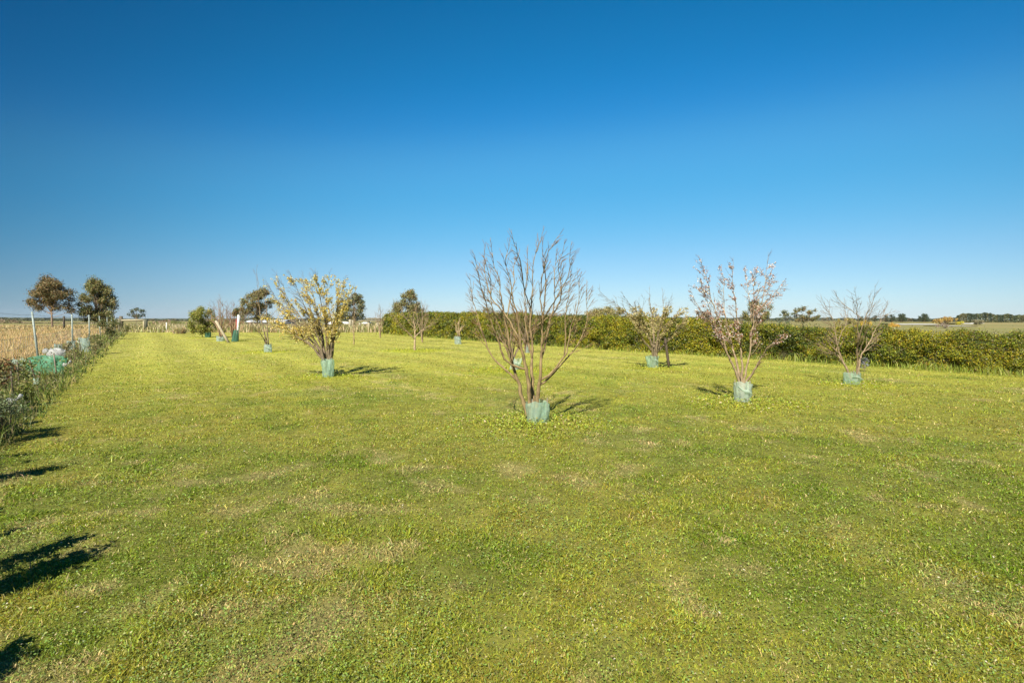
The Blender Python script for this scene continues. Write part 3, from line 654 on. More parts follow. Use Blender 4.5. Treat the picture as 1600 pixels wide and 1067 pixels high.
# ------------------------------------------------------------------ stakes and posts
def stake(name, label, x0y0, x1y1, r, col, Y=None, cat='stake', mat=None, group=None, red=False):
    x, y = G(*x0y0); Y = Y or y; b = W(*x0y0, Y); e = W(*x1y1, Y); b[2] = 0; mb = MB()
    t = thing(name, b, label, cat, group); bpy.context.view_layer.update()
    pts = [b + (e - b) * k for k in (0, .33, .66, 1)]
    mb.tube(pts, [r, r * .98, r * .97, r * .95], 8, col); mb.build('shaft', mat or M_wood, t)
    c = MB(); c.tube([pts[-1], pts[-1] + (e - b) * .012], [r * 1.12, r * .7], 8, (.7, .7, .7) if not red else (1, 1, 1)); c.build('tip', mat or M_wood, t)
    return t
M_white = surf_mat('white_paint', (.66, .66, .62), (.80, .80, .77), 14, .55, .15, use_col=True)
stake('timber_stake', 'dark leaning stake right of the wide low tree', (1046, 578), (1039, 528), .045, (.35, .28, .22))
p = stake('marker_post', 'red and white post standing by the dark green tapering guard', (371, 534), (373, 492), .09, (1, 1, 1), mat=M_white, cat='post')
xx, yy = G(371, 534); mb = MB(); e = W(371.2, 496, yy); mb.box((e[0] - .10, yy + .03, 1.25), (.05, .12, .8), 0, (.55, .10, .08)); mb.build('red_strip', M_white, p)
stake('prop_pole', 'pale pole leaning against the bare twiggy tree', (358, 537), (337, 501), .085, (1.6, 1.5, 1.3), cat='pole')
for i, (a, b_, l) in enumerate([((57, 600), (46, 562), 'dark leaning stake in front of the left end of the bright green guard'), ((89, 590), (84, 553), 'grey stake in front of the right end of the bright green guard'),
        ((21, 626), (17, 580), 'short dark stake with a crosspiece at the left edge'), ((31, 612), (27, 566), 'thin brown cane among the weeds near the left edge'), ((127, 560), (124, 530), 'thin stake beside the upright blue green guard')]):
    stake('garden_stake', l, a, b_, .016 + .004 * (i < 2), (.45, .38, .32) if i != 1 else (.9, .85, .85), group='stakes in the fence bed')
x, y = G(21, 626); c = W(14, 592, y); mb = MB(); mb.tube([c + [-.18, 0, 0], c + [.1, 0, .01]], .014, 6, (.4, .33, .28)); q = mb.build('fallen_rail', M_wood, None); tag(q, 'thin dark rail tied across the short stake at the left edge', 'rail')

# ------------------------------------------------------------------ wire fence on the left
def wire_fence():
    t = thing('wire_fence', (FEN(18), 18, 0), 'wire and netting fence with pale posts running along the dry paddock', 'fence'); bpy.context.view_layer.update()
    g = random.Random(2); ys = [3.6, 10.7, 17.9, 26.6, 35.2, 44.5, 53, 61.5, 69]; tops = []
    for i, y in enumerate(ys):
        x = FEN(y) + .25; b = np.array([x, y, -.1]); lx = (-.12, .03, -.18, .02, .02, -.05, .05, 0, 0)[i]
        e = np.array([x + lx, y, 1.92 + g.uniform(-.03, .05)]); mb = MB()
        wv = .030 + .0004 * y
        if i in (2, 3, 4, 5, 6, 7): mb.tube([b, (b + e) / 2, e], [wv, wv, wv * .9], 6, (1, 1, 1))
        else: mb.tube([b, (b + e) / 2, e], [wv, wv, wv * .9], 6, (.9, .9, .9))
        mb.build('post', M_post, t); tops.append((b, e))
    for hgt in (.25, .5, .78, 1.08, 1.42, 1.80):
        pts = []
        for k in range(len(tops) - 1):
            (b0, e0), (b1, e1) = tops[k], tops[k + 1]
            for f in np.linspace(0, 1, 7)[:-1]:
                A = b0 + (e0 - b0) * (hgt + .1) / 2.02; B_ = b1 + (e1 - b1) * (hgt + .1) / 2.02; q = A + (B_ - A) * f; q[2] -= .05 * math.sin(f * math.pi) * (1 if hgt > 1.2 else .3); pts.append(q)
        pts = np.array(pts); rr = .0022 + .00012 * pts[:, 1]
        mb = MB(); mb.tube(pts + np.array([.04, 0, 0]), rr, 4); mb.build('wire', M_wire, t)
    # netting uprights
    mb = MB(); y = 8.0
    while y < 30:
        x = FEN(y) + .28; mb.tube([(x, y, 0.02), (x, y, .55), (x, y, 1.08)], .0012 + .00007 * y, 3); y += .3
    mb.build('netting', M_wire, t)
wire_fence()
def end_rail():
    a = G(189, 519); b = G(226, 519); Y = a[1]; t = thing('strainer_assembly', (a[0], Y, 0), 'pale timber end assembly with a horizontal stay at the far left corner of the lawn', 'fence'); bpy.context.view_layer.update()
    for nm, px, top, wd, col in (('post', 189, 494, .22, (.55, .5, .45)), ('post', 227, 499, .26, (.45, .5, .42))):
        e = W(px, top, Y); mb = MB(); mb.tube([(e[0], Y, -.1), (e[0], Y, e[2])], [wd, wd * .94], 10, col); mb.build(nm, M_wood, t)
    A = W(190.5, 500.5, Y - .1); B_ = W(226, 500, Y - .1); mb = MB(); mb.tube([A, (A + B_) / 2, B_], .12, 8, (1.5, 1.45, 1.2)); mb.build('rail', M_wood, t)
    A = W(224.5, 501.5, Y - .25); mb = MB(); mb.tube([(A[0], Y - .25, 0), A], [.11, .1], 8, (1.5, 1.4, 1.1)); mb.build('brace', M_wood, t)
    A = W(186, 498, Y + 6); mb = MB(); mb.tube([(A[0], Y + 6, 0), A], .15, 8, (1.2, 1.2, 1.1)); mb.build('post', M_wood, t)
end_rail()
def far_rail():
    Y = GY(515.5); t = thing('timber_rail_fence', (W(575, 515, Y)[0], Y, 0), 'weathered timber rail fence on posts beyond the far lawn end', 'fence'); bpy.context.view_layer.update()
    for px, top, wd in ((547, 499, .22), (551, 500, .16), (576, 502, .2), (590, 502, .2), (600, 502, .24), (605, 502, .2), (562, 503, .14)):
        e = W(px, top, Y); mb = MB(); mb.tube([(e[0], Y, -.1), (e[0], Y, e[2])], [wd, wd * .95], 8, (1.35, 1.35, 1.2)); mb.build('post', M_wood, t)
    for z in (501.2,):
        A = W(560, z, Y - .25); B_ = W(607, z, Y - .25); mb = MB(); mb.box((A + B_) / 2, (B_[0] - A[0], .16, .16), 0, (1.1, 1.05, .85)); mb.build('rail', M_wood, t)
    A = W(572, 498.3, Y + 1); B_ = W(607, 497.6, Y + 1); mb = MB(); mb.box((A + B_) / 2, (B_[0] - A[0], .2, .14), 0, (1.2, 1.1, .9)); mb.build('rail', M_wood, t)
far_rail()
def far_wire():
    Y = 112; t = thing('paddock_fence', (W(420, 512, Y)[0], Y, 0), 'row of thin pale fence posts behind the dry grass left of the yellow tree', 'fence'); bpy.context.view_layer.update()
    P = []
    for px in range(300, 500, 12):
        e = W(px, 499.5, Y); mb = MB(); mb.tube([(e[0], Y, 0), e], .09, 6, (1.6, 1.6, 1.5)); mb.build('post', M_wood, t); P.append(e)
    mb = MB(); mb.tube(np.array(P) - np.array([0, 0, .15]), .015, 3); mb.build('wire', M_wire, t)
far_wire()

# ------------------------------------------------------------------ hedge
def hedge():
    t = thing('hedge', (HEDGE(28), 28, 0), 'long clipped yellow green hedge running along the right side of the orchard', 'hedge'); bpy.context.view_layer.update()
    g = np.random.default_rng(88)
    # centre line, set back half its depth from the foot line
    ty = np.concatenate([np.linspace(7.2, 57.3, 260)]); fx = HEDGE(ty); cx = fx + .62; cy = ty + .48
    dl = np.concatenate([[0], np.cumsum(np.hypot(np.diff(cx), np.diff(cy)))]); Ltot = dl[-1]
    def at(s): return np.interp(s, dl, cx), np.interp(s, dl, cy)
    def hgt(y, s): return np.interp(y, [8, 14, 16.6, 18, 21.5, 22.5, 25, 28, 40, 53], [1.04, 1.07, 1.11, 1.18, 1.30, 1.42, 1.56, 1.62, 1.98, 2.08]) + .20 * (fbm(s, s * 0, 1.6, 7) - .5) + .26 * (fbm(s, s * 0 + 3, .3, 9, 2) - .5)
    nx, ny = .79, .61                                   # unit normal of the line (away from lawn)
    # dark inner core, a filler added to block the view between the leaves
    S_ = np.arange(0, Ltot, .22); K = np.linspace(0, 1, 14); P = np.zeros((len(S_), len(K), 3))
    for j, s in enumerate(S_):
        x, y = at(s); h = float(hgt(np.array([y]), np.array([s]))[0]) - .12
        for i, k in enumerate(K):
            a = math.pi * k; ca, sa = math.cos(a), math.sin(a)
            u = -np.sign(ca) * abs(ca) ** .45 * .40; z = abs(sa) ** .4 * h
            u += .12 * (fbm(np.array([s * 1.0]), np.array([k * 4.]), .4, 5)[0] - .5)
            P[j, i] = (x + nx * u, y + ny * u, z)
    mb = MB(); mb.grid(P); mb.build('inner_core', surf_mat('hedge_inside', (.025, .026, .010), (.07, .065, .02), 9, .95, .8, bdist=.05), t, True)
    # sprigs of leaves
    N1 = 88000; yy_ = 7.2 * (57.3 / 7.2) ** g.random(N1); s = np.interp(yy_, ty, dl)
    x, y = at(s); n = len(s)
    h = hgt(y, s); per = g.random(n)                    # position round the section: front 0-.55, top .55-.8, back .8-1
    zf = np.where(per < .62, per / .62, np.where(per < .88, 1, 1 - (per - .88) / .12))
    u = np.where(per < .62, -.5, np.where(per < .88, -.5 + (per - .62) / .26, .5))
    u = u * (1 - .22 * sstep(.75, 1, zf)); z = zf * h
    bump = fbm(s * 1.0, z * 1.3, .55, 13); u += np.sign(u) * (bump - .5) * .62
    b = np.stack([x + nx * u, y + ny * u, z.clip(.04)], 1)
    out = np.stack([nx * np.sign(u) * (per < .62) * 1.0 + nx * np.sign(u) * (per > .88), ny * np.sign(u) * ((per < .62) | (per > .88)), (zf > .97) * 1.2 + .35], 1) + g.normal(0, .45, (n, 3))
    out /= np.linalg.norm(out, axis=1)[:, None]
    Ln = g.uniform(.10, .24, n) + (g.random(n) < .05) * (zf > .9) * .16
    sz = .034 * (y / 14) ** .8
    pals = np.array([[.24, .255, .02], [.38, .335, .022], [.14, .185, .02], [.06, .085, .015], [.38, .25, .03], [.32, .31, .16], [.14, .09, .035]])
    pn = fbm(s, z * 2, .9, 14) * .55 + fbm(s, z, 5, 15) * .45; Ps, Ns, Sz, C = [], [], [], []
    ci = g.choice(7, n, p=[.32, .10, .28, .14, .04, .06, .06]); ci[(pn > .57) & (g.random(n) < .4)] = 1; ci[(pn < .43) & (g.random(n) < .6)] = 3
    kk = 8
    for k in range(kk):
        f = (k + .5) / kk; q = b + out * (Ln * f - .07)[:, None] + g.normal(0, 1, (n, 3)) * (sz * .75)[:, None]
        Ps.append(q); Ns.append(out * .35 + g.normal(0, .75, (n, 3)) + np.array([0, 0, .35])); Sz.append(sz * g.uniform(.7, 1.35, n)); C.append(jitter_col(pals[ci], g, .2, .07))
    Ps = np.concatenate(Ps); Ps[:, 2] = Ps[:, 2].clip(.03)
    leaf_quads(Ps, np.concatenate(Ns), np.concatenate(Sz), np.concatenate(C), g, .65, 'foliage', M_leaf, t)
hedge()

# ------------------------------------------------------------------ shrubs and broadleaf trees
def shrub(name, label, cx, cy, clumps, leaf, per, pal, pw, seed, stem=None, cat='shrub', group=None, upw=.4, spiky=0, shell=.55, z0=0, barkc=(.8, .7, .6), sr=.02, aspect=.5, mat=None, fork=0):
    """clumps: list of (dx, dy, z, rx, rz)"""
    g = np.random.default_rng(seed); t = thing(name, (cx, cy, z0), label, cat, group); bpy.context.view_layer.update()
    Ps, Ns = [], []
    for (dx, dy, z, rx, rz) in clumps:
        n = int(per * 2.6 * (rx * rx * rz) ** (2 / 3) / (leaf * leaf)); d = g.normal(size=(n, 3)); d /= np.linalg.norm(d, axis=1)[:, None]
        rad = (shell + (1 - shell) * g.random(n)) * (1 + .22 * g.normal(size=n)); lob = .75 + .5 * vnoise(d[:, 0] * 2 + 9 + dx, d[:, 2] * 2 + d[:, 1] * 1.5 + 9, .8, seed)
        q = d * (rad * lob)[:, None] * np.array([rx, rx, rz]) + np.array([cx + dx, cy + dy, z0 + z])
        Ps.append(q); Ns.append(d * .6 + g.normal(0, .6, (n, 3)) + np.array([0, 0, upw]))
    Ps = np.concatenate(Ps); Ns = np.concatenate(Ns); ok = Ps[:, 2] > z0 + .02; Ps, Ns = Ps[ok], Ns[ok]; n = len(Ps)
    c = jitter_col(np.array(pal)[g.choice(len(pal), n, p=pw)], g, .2, .07)
    leaf_quads(Ps, Ns, leaf * g.uniform(.6, 1.4, n), c, g, aspect, 'crown', mat or M_leaf, t)
    mb = MB(); cz = min(c_[2] for c_ in clumps); tz = max(c_[2] for c_ in clumps); mx_ = np.mean([c_[0] for c_ in clumps])
    fk = fork * cz + (1 - fork) * z0 if fork else 0
    if fork:
        tpx = np.interp(fk + .5 * (tz - fk), [0, tz], [0, mx_])
        tp = resample([(cx, cy, z0 - .05), (cx + .15 * mx_, cy, z0 + .5 * fk), (cx + .4 * mx_, cy, z0 + fk), (cx + mx_, cy, z0 + fk + .7 * (tz - fk))], max(tz / 20, .02))
        mb.tube(tp, np.linspace(sr, sr * .25, len(tp)), 8, barkc)
    for (dx, dy, z, rx, rz) in clumps:
        e = np.array([cx + dx, cy + dy, z0 + z])
        if fork:
            i = int(np.clip((fk + (z - fk) * .35) / (tz) * len(tp), len(tp) * .25, len(tp) - 2)); a = tp[i]; r_ = sr * .3
        else: a = np.array([cx + dx * .05, cy + dy * .05, z0 - .05]); r_ = sr * .7
        m_ = (a + e) / 2 + np.array([0, 0, -abs(dx) * .08]); p_ = resample([a, m_, e], max(np.linalg.norm(e - a) / 8, .02)); mb.tube(p_, np.linspace(r_, r_ * .25, len(p_)), 5, barkc)
    mb.build('trunk', M_gum_bark, t, True)
    return t
def clumpset(seed, n, w, h, zc, r, taper=0.0, flat=1.0):
    g = np.random.default_rng(seed); out = []
    for k in range(n):
        a = g.uniform(0, 2 * math.pi); v = g.uniform(-1, 1); q = math.sqrt(max(0, 1 - v * v)) * g.uniform(.3, 1.15) * (1 - taper * v)
        s = g.uniform(.65, 1.25); out.append((w * q * math.cos(a), w * q * math.sin(a), zc + h * v * g.uniform(.8, 1), r * s, r * s * flat))
    return out
GUM = [[.16, .18, .055], [.25, .23, .075], [.29, .20, .08], [.10, .13, .045], [.36, .33, .16]]
def px_tree(label, px, py, Y, wpx, top, bot, nclump, rpx, pal, pw, seed, leafpx=2.0, per=5.5, name='gum_tree', cat='tree', group=None, taper=.1, trunk_r=1.3, barkc=(1.1, 1, .9), lean=0, shell=.35, flat=.9, extra=None, upw=.4):
    s = Y / F; cx = (px - 800) * s; zc = CAMH - ((top + bot) / 2 - 500) * s; hh = (bot - top) / 2 * s
    nclump = int(nclump * 1.7); wpx *= 1.22; rpx *= .72; top -= 1
    cl = clumpset(seed, nclump, max(wpx - rpx, 1) * s, max(hh - rpx * s * .8, .1), zc, rpx * s, taper, flat)
    cl = [(a + lean * s * (z - zc) / hh, b, z, r1, r2) for a, b, z, r1, r2 in cl]
    if extra: cl += [(a * s, 0, CAMH - (b - 500) * s, r * s, r * s * .9) for a, b, r in extra]
    return shrub(name, label, cx, Y, cl, leafpx * s, per * 1.9, pal, pw, seed, None, cat, group, upw, shell=shell, barkc=barkc, sr=trunk_r * s * .8, fork=.85, aspect=.6)
GP = [.3, .22, .18, .2, .1]
px_tree('reddish brown crowned tree at far left behind the dry paddock', 82, 512, 100, 31, 432, 484, 20, 13, [[.18, .14, .055], [.25, .17, .07], [.15, .15, .055], [.30, .21, .10], [.10, .11, .045]], GP, 101, 1.8, 5, taper=.2, extra=[(-30, 474, 9), (-20, 480, 9), (-34, 470, 6), (24, 478, 10), (30, 485, 7), (-6, 436, 9), (8, 480, 8)], trunk_r=1.8, flat=.8, group='tall trees beyond the fence', barkc=(1.3, 1.1, 1))
px_tree('olive green gum tree on two trunks second from the left', 153, 512, 104, 24, 432, 508, 34, 11, GUM, GP, 102, 1.8, 5, taper=.05, extra=[(-22, 490, 7), (20, 488, 8), (22, 497, 5), (-18, 500, 5), (-4, 498, 7)], trunk_r=1.4, group='tall trees beyond the fence')
px_tree('small wispy blue green tree above the pale end assembly', 213, 512, 120, 15, 478, 500, 12, 5, [[.10, .14, .09], [.16, .18, .12], [.22, .18, .12]], [.5, .3, .2], 103, 2.0, 3.2, trunk_r=.7, lean=8)
px_tree('gum tree showing brown through the left side of the yellow blossom', 403, 512, 92, 22, 446, 500, 22, 8, GUM, [.2, .25, .3, .1, .15], 104, 1.7, 5, taper=.2, extra=[(-12, 486, 9), (-24, 492, 8), (6, 480, 10), (0, 498, 9), (14, 495, 9), (10, 455, 9)], trunk_r=1.5, lean=10, group='gum trees beyond the far lawn end')
px_tree('small round gum standing left of the brown gum behind the red post', 371, 512, 110, 8, 480, 496, 8, 5, GUM, GP, 105, 1.8, 5.5, trunk_r=.7, group='gum trees beyond the far lawn end')
px_tree('grey green gum tree right of the yellow blossomed tree', 551, 512, 90, 20, 455, 503, 26, 7, [[.14, .18, .09], [.21, .22, .10], [.36, .27, .12], [.10, .12, .07], [.32, .31, .18]], GP, 106, 1.7, 4.2, taper=.35, extra=[(-18, 490, 8), (14, 494, 8), (-10, 480, 9), (0, 500, 9), (12, 478, 8)], trunk_r=1.2, lean=6, group='gum trees beyond the far lawn end')
px_tree('pointed gum tree rising over the left end of the hedge', 634, 520, 66, 24, 448, 512, 28, 8, GUM, [.25, .2, .2, .1, .25], 107, 1.7, 4.6, taper=.45, extra=[(-18, 490, 10), (-24, 502, 9), (-10, 478, 10), (12, 485, 9), (20, 498, 9), (2, 495, 12), (8, 465, 9)], trunk_r=1.3, lean=8, group='gum trees beyond the far lawn end')
px_tree('dense bright green bush under the pointed gum at the hedge end', 625, 520, 60, 17, 492, 521, 14, 8, [[.16, .22, .02], [.22, .26, .03], [.11, .16, .02], [.30, .28, .04]], [.35, .3, .2, .15], 108, 1.8, 6, name='bush', cat='bush', trunk_r=.8)
px_tree('round olive green shrub near the far left of the lawn', 316, 529, GY(529), 23, 477, 526, 24, 9, [[.24, .27, .05], [.33, .33, .07], [.38, .33, .11], [.15, .18, .04]], [.35, .3, .15, .2], 109, 1.8, 5, name='shrub', cat='shrub', trunk_r=.9)
px_tree('wispy grey crowned tree behind the hedge left of the central tree', 763, 505, 75, 20, 478, 500, 14, 6, [[.22, .22, .14], [.30, .28, .18], [.18, .20, .10]], [.4, .3, .3], 110, 1.6, 2.2, trunk_r=.5, group='trees behind the hedge')
px_tree('russet twiggy bush behind the hedge seen through the central tree', 812, 505, 70, 14, 482, 500, 9, 5, [[.32, .19, .14], [.40, .27, .20]], [.5, .5], 111, 1.4, 2.5, trunk_r=.5, name='bush', cat='bush', group='trees behind the hedge')
px_tree('thin brown bush behind the hedge at the right twigs of the central tree', 866, 505, 80, 20, 487, 500, 10, 5, [[.26, .20, .12], [.34, .28, .18]], [.5, .5], 112, 1.4, 2.2, trunk_r=.5, name='bush', cat='bush', group='trees behind the hedge')
px_tree('broad low olive brown tree above the hedge right of the central tree', 945, 510, 85, 29, 477, 508, 26, 9, [[.30, .27, .09], [.38, .31, .13], [.44, .37, .18], [.17, .18, .06]], [.3, .3, .2, .2], 113, 1.8, 4.2, trunk_r=.8, group='trees behind the hedge')
px_tree('brown bush above the hedge at the left twigs of the almond tree', 1098, 508, 80, 19, 482, 508, 14, 7, [[.26, .20, .13], [.34, .27, .17], [.2, .17, .09]], [.4, .3, .3], 114, 1.6, 3.5, trunk_r=.5, name='bush', cat='bush', group='trees behind the hedge')
px_tree('dark olive tree above the hedge seen through the almond tree', 1182, 508, 85, 23, 468, 508, 24, 8, GUM, GP, 115, 1.8, 4, trunk_r=.8, group='trees behind the hedge')
px_tree('low grey green pine above the hedge right of the almond tree', 1226, 508, 90, 14, 481, 508, 9, 5, [[.16, .19, .12], [.22, .24, .15]], [.5, .5], 116, 1.6, 4, trunk_r=.5, group='trees behind the hedge')
px_tree('loose olive and rust eucalyptus above the hedge between the almond and the bare tree', 1254, 512, 85, 22, 477, 506, 15, 6, [[.16, .18, .07], [.24, .22, .09], [.34, .22, .08], [.11, .13, .06]], [.3, .3, .2, .2], 117, 1.8, 4.4, trunk_r=.7, group='trees behind the hedge')
px_tree('purple grey flowering shrub at the foot of the hedge behind the bare tree', 1352, 582, GY(583) - .1, 8, 556, 578, 8, 4, [[.22, .21, .28], [.17, .18, .18], [.12, .15, .06], [.36, .34, .42]], [.3, .25, .3, .15], 118, 1.6, 4, name='shrub', cat='shrub', trunk_r=.5)
# autumn trees in the right paddock
AO = [[.52, .36, .10], [.45, .27, .08], [.60, .46, .14], [.30, .24, .10]]
px_tree('big orange brown autumn tree in the right paddock', 1477, 512, 190, 17, 494, 508, 12, 5, AO, [.3, .3, .2, .2], 119, 1.3, 5, trunk_r=.5, group='autumn trees in the right paddock')
px_tree('small bright yellow tree right of the big orange autumn tree', 1498, 511, 185, 7, 501, 509, 6, 3, [[.62, .55, .06], [.50, .46, .06]], [.6, .4], 120, 1.2, 6, trunk_r=.4, group='autumn trees in the right paddock')
px_tree('round golden orange tree just above the hedge right of the bare tree', 1394, 515, 120, 9, 503, 516, 8, 4.5, [[.66, .42, .08], [.55, .38, .10]], [.6, .4], 121, 1.3, 6, trunk_r=.4, group='autumn trees in the right paddock')
px_tree('golden yellow bush seen through the bare tree above the hedge', 1350, 515, 110, 15, 499, 516, 9, 4, [[.62, .46, .05], [.50, .38, .10]], [.6, .4], 122, 1.3, 5, trunk_r=.4, group='autumn trees in the right paddock', name='bush', cat='bush')
px_tree('dull yellow and grey bush left of the golden bush above the hedge', 1322, 515, 112, 18, 495, 515, 12, 5, [[.50, .42, .12], [.32, .28, .18], [.25, .24, .08]], [.4, .3, .3], 123, 1.3, 4, trunk_r=.4, group='autumn trees in the right paddock', name='bush', cat='bush')
px_tree('leafless grey brown bush in front of the big orange autumn tree', 1472, 518, 100, 10, 504, 518, 9, 4, [[.32, .25, .20], [.40, .33, .27]], [.5, .5], 124, 1.1, 2.4, trunk_r=.4, name='bush', cat='bush', group='autumn trees in the right paddock')
px_tree('grey green tree on the right skyline left of the long wood', 1526, 512, 170, 9, 498, 510, 8, 4, [[.22, .21, .12], [.30, .27, .16]], [.5, .5], 125, 1.2, 5, trunk_r=.5)
# one small conifer, then copies of it along the skyline
s = 1.0; proto = shrub('skyline_tree', 'small dark tree on the right skyline in a spaced row', (1393 - 800) * 400 / F, 400, clumpset(5, 9, 1.6, 2.3, 3.6, 1.5), .55, 6, [[.06, .09, .045], [.09, .11, .05], [.05, .07, .04]], [.4, .3, .3], 130, cat='tree', group='dark trees spaced along the right skyline', sr=.3)
for i, (px, sc) in enumerate(((1407, 1.1), (1419, .95), (1428, 1.15), (1444, 1.0), (1455, 1.0), (1463, 1.15), (1436, .8), (1375, .9), (1362, .8), (1384, 1.0))):
    copy_thing(proto, ((px - 800) * 400 / F, 400 + (i % 3) * 6, 0), i * 1.3, sc)

# left bed planting
def bed_shrub(label, px, py, wpx, hpx, seed, pal, pw, leafpx=4, n=7, per=4, name='shrub', aspect=.4):
    x, y = G(px, py); s = y / F; cl = clumpset(seed, n + 3, wpx * s * .42, hpx * s * .36, hpx * s * .72, wpx * s * .26)
    return shrub(name, label, x, y, cl, leafpx * s, per, pal, pw, seed, cat='shrub', group='shrubs in the fence bed', shell=.2, sr=.012, aspect=aspect)
BG = [[.13, .18, .04], [.20, .24, .05], [.09, .12, .03], [.30, .26, .08]]
bed_shrub('red brown leaved bush at the far left edge of the bed', 8, 612, 50, 48, 201, [[.24, .10, .05], [.14, .15, .05], [.30, .18, .07], [.10, .10, .04]], [.3, .3, .2, .2], 5, 9)
bed_shrub('green leafy bush in front of the torn pale guard', 36, 604, 34, 40, 202, BG, [.3, .3, .2, .2], 4, 8)
bed_shrub('low yellow green bush in the weeds near the lawn edge', 42, 640, 44, 36, 203, [[.24, .27, .05], [.17, .21, .04], [.32, .30, .08]], [.4, .4, .2], 3.5, 8)
bed_shrub('dark green bush beside the far fence posts', 172, 531, 32, 32, 204, [[.09, .12, .04], [.14, .16, .05], [.22, .18, .07]], [.4, .35, .25], 2.6, 10, 5)
bed_shrub('small olive bush between the far fence posts and the end assembly', 196, 524, 16, 18, 205, [[.16, .18, .06], [.24, .22, .10]], [.5, .5], 2, 6)
bed_shrub('twiggy brown and green bush right of the white bag', 112, 572, 26, 34, 206, [[.26, .22, .12], [.18, .20, .06], [.34, .27, .16]], [.35, .35, .3], 2.6, 8, 3)
bed_shrub('ragged olive bush right of the upright blue green guard', 150, 556, 26, 30, 207, [[.22, .21, .09], [.15, .18, .05], [.30, .25, .14]], [.35, .35, .3], 2.4, 8, 3.5)
bed_shrub('silvery green tussock at the left edge of the picture', 12, 690, 56, 60, 208, [[.20, .24, .13], [.13, .17, .07], [.26, .27, .15]], [.4, .4, .2], 4.5, 9, 4, aspect=.3)
rough('tussock_grass', 'arching green grass clumps along the lawn side of the fence bed', 'rough grass', 60000, 4.5, 30, 1.3, 1.35,
      lambda x, y: (x < EDGE(y) + .05) & (x > EDGE(y) - .9), (.22, .55), .007, [[.15, .20, .04], [.22, .25, .06], [.40, .34, .17], [.11, .15, .04]], [.35, .3, .15, .2], 160, .5, 0, None, 8, .7, 1.0, patch=(.52, .62, .8, 0))
def bed_leaves():
    x, y, g = sample_fan(330000, 3.5, 60, 1.25, 1.4, 611); e = EDGE(y) + .10 * (fbm(x, y, .8, 77) - .5) * 3
    cl = fbm(x, y, .9, 613); ok = (x < e) & (x > FEN(y) - .1) & (g.random(len(x)) < sstep(.28, .52, cl)); x, y, cl = x[ok], y[ok], cl[ok]; n = len(x)
    top = .06 + .50 * sstep(.42, .72, cl) * sstep(0, .5, EDGE(y) + .15 - x); P = np.stack([x, y, top * (1 - g.random(n) ** 2 * .8) + .02], 1)
    pal = np.array([[.07, .11, .02], [.12, .17, .03], [.20, .24, .045], [.05, .08, .02], [.20, .16, .06], [.27, .28, .13]])
    k = np.clip((fbm(x, y, 1.7, 615) * 1.8 - .4 + g.normal(0, .18, n)) * 6, 0, 5).astype(int)
    o = leaf_quads(P, g.normal(0, .6, (n, 3)) + np.array([.1, -.2, .7]), g.uniform(.018, .045, n) * (y / 7) ** .7, jitter_col(pal[k], g, .25, .08), g, .5, 'bed_weeds')
    tag(o, 'leafy green and brown weeds crowding the bed below the fence', 'weeds', kind='stuff')
bed_leaves()
stake('timber_post', 'dark timber post between the two tall trees beyond the fence', (100, 514), (100, 494), .16, (.35, .3, .28), Y=90, cat='post')
# saplings in the bed beside the camera: just outside the picture, their shadows fall across the lawn
def sapling(x, y, h, wd, seed, n=7):
    cl = clumpset(seed, n, wd * .45, h * .26, h * .64, wd * .42)
    return shrub('leafy_sapling', 'leafy sapling at the lawn edge just beyond the left side of the picture', x, y, cl, .06, 9, BG, [.3, .3, .2, .2], seed, cat='sapling', group='saplings along the near lawn edge', shell=.1, sr=.016)
for a in ((-3.12, 2.28, 1.15, .36, 301, 12), (-3.9, 3.05, .85, .14, 311, 4), (-4.85, 3.9, .95, .15, 312, 5), (-5.6, 4.7, 1.05, .17, 313, 5), (-6.95, 6.1, 1.2, .2, 314, 6), (-8.0, 7.2, 1.15, .22, 315, 6), (-8.9, 8.3, 1.1, .25, 316, 6), (-3.35, 2.62, 1.1, .24, 302, 7), (-5.2, 4.3, 1.25, .30, 303, 9), (-6.6, 5.65, 1.45, .42, 304, 13), (-7.5, 6.6, 1.3, .34, 305, 10), (-2.62, 1.5, .95, .34, 306, 10), (-4.4, 3.5, .8, .18, 307, 5), (-5.95, 5.0, 1.0, .24, 308, 7), (-8.3, 7.6, 1.2, .3, 309, 8)):
    sapling(*a)

# pale tussock and white marker at the far lawn edge
x, y = G(281, 522)
g = np.random.default_rng(9); n = 900; th = g.uniform(0, 6.3, n); rr = g.uniform(0, .55, n)
tag(blades('pale_tussock', x + rr * np.cos(th), y + rr * np.sin(th), np.zeros(n), g.uniform(.6, 1.25, n), np.full(n, .05), jitter_col(np.tile([.60, .52, .34], (n, 1)), g), .4, M_dry, 9), 'pale straw coloured tussock at the far edge of the lawn', 'tussock')
x, y = G(255, 520); t = thing('marker_peg', (x, y, 0), 'small white marker peg low at the far edge of the lawn', 'marker'); bpy.context.view_layer.update()
mb = MB(); mb.tube([(x, y, 0), (x, y, .18), (x, y, .30), (x, y, .36)], [.14, .15, .13, .05], 10); mb.build('cap', M_white, t, True)
mb = MB(); mb.tube([(x + .1, y + .5, 0), (x + .1, y + .5, 1.3)], .06, 8, (.9, .9, .9)); mb.build('peg', M_white, t)

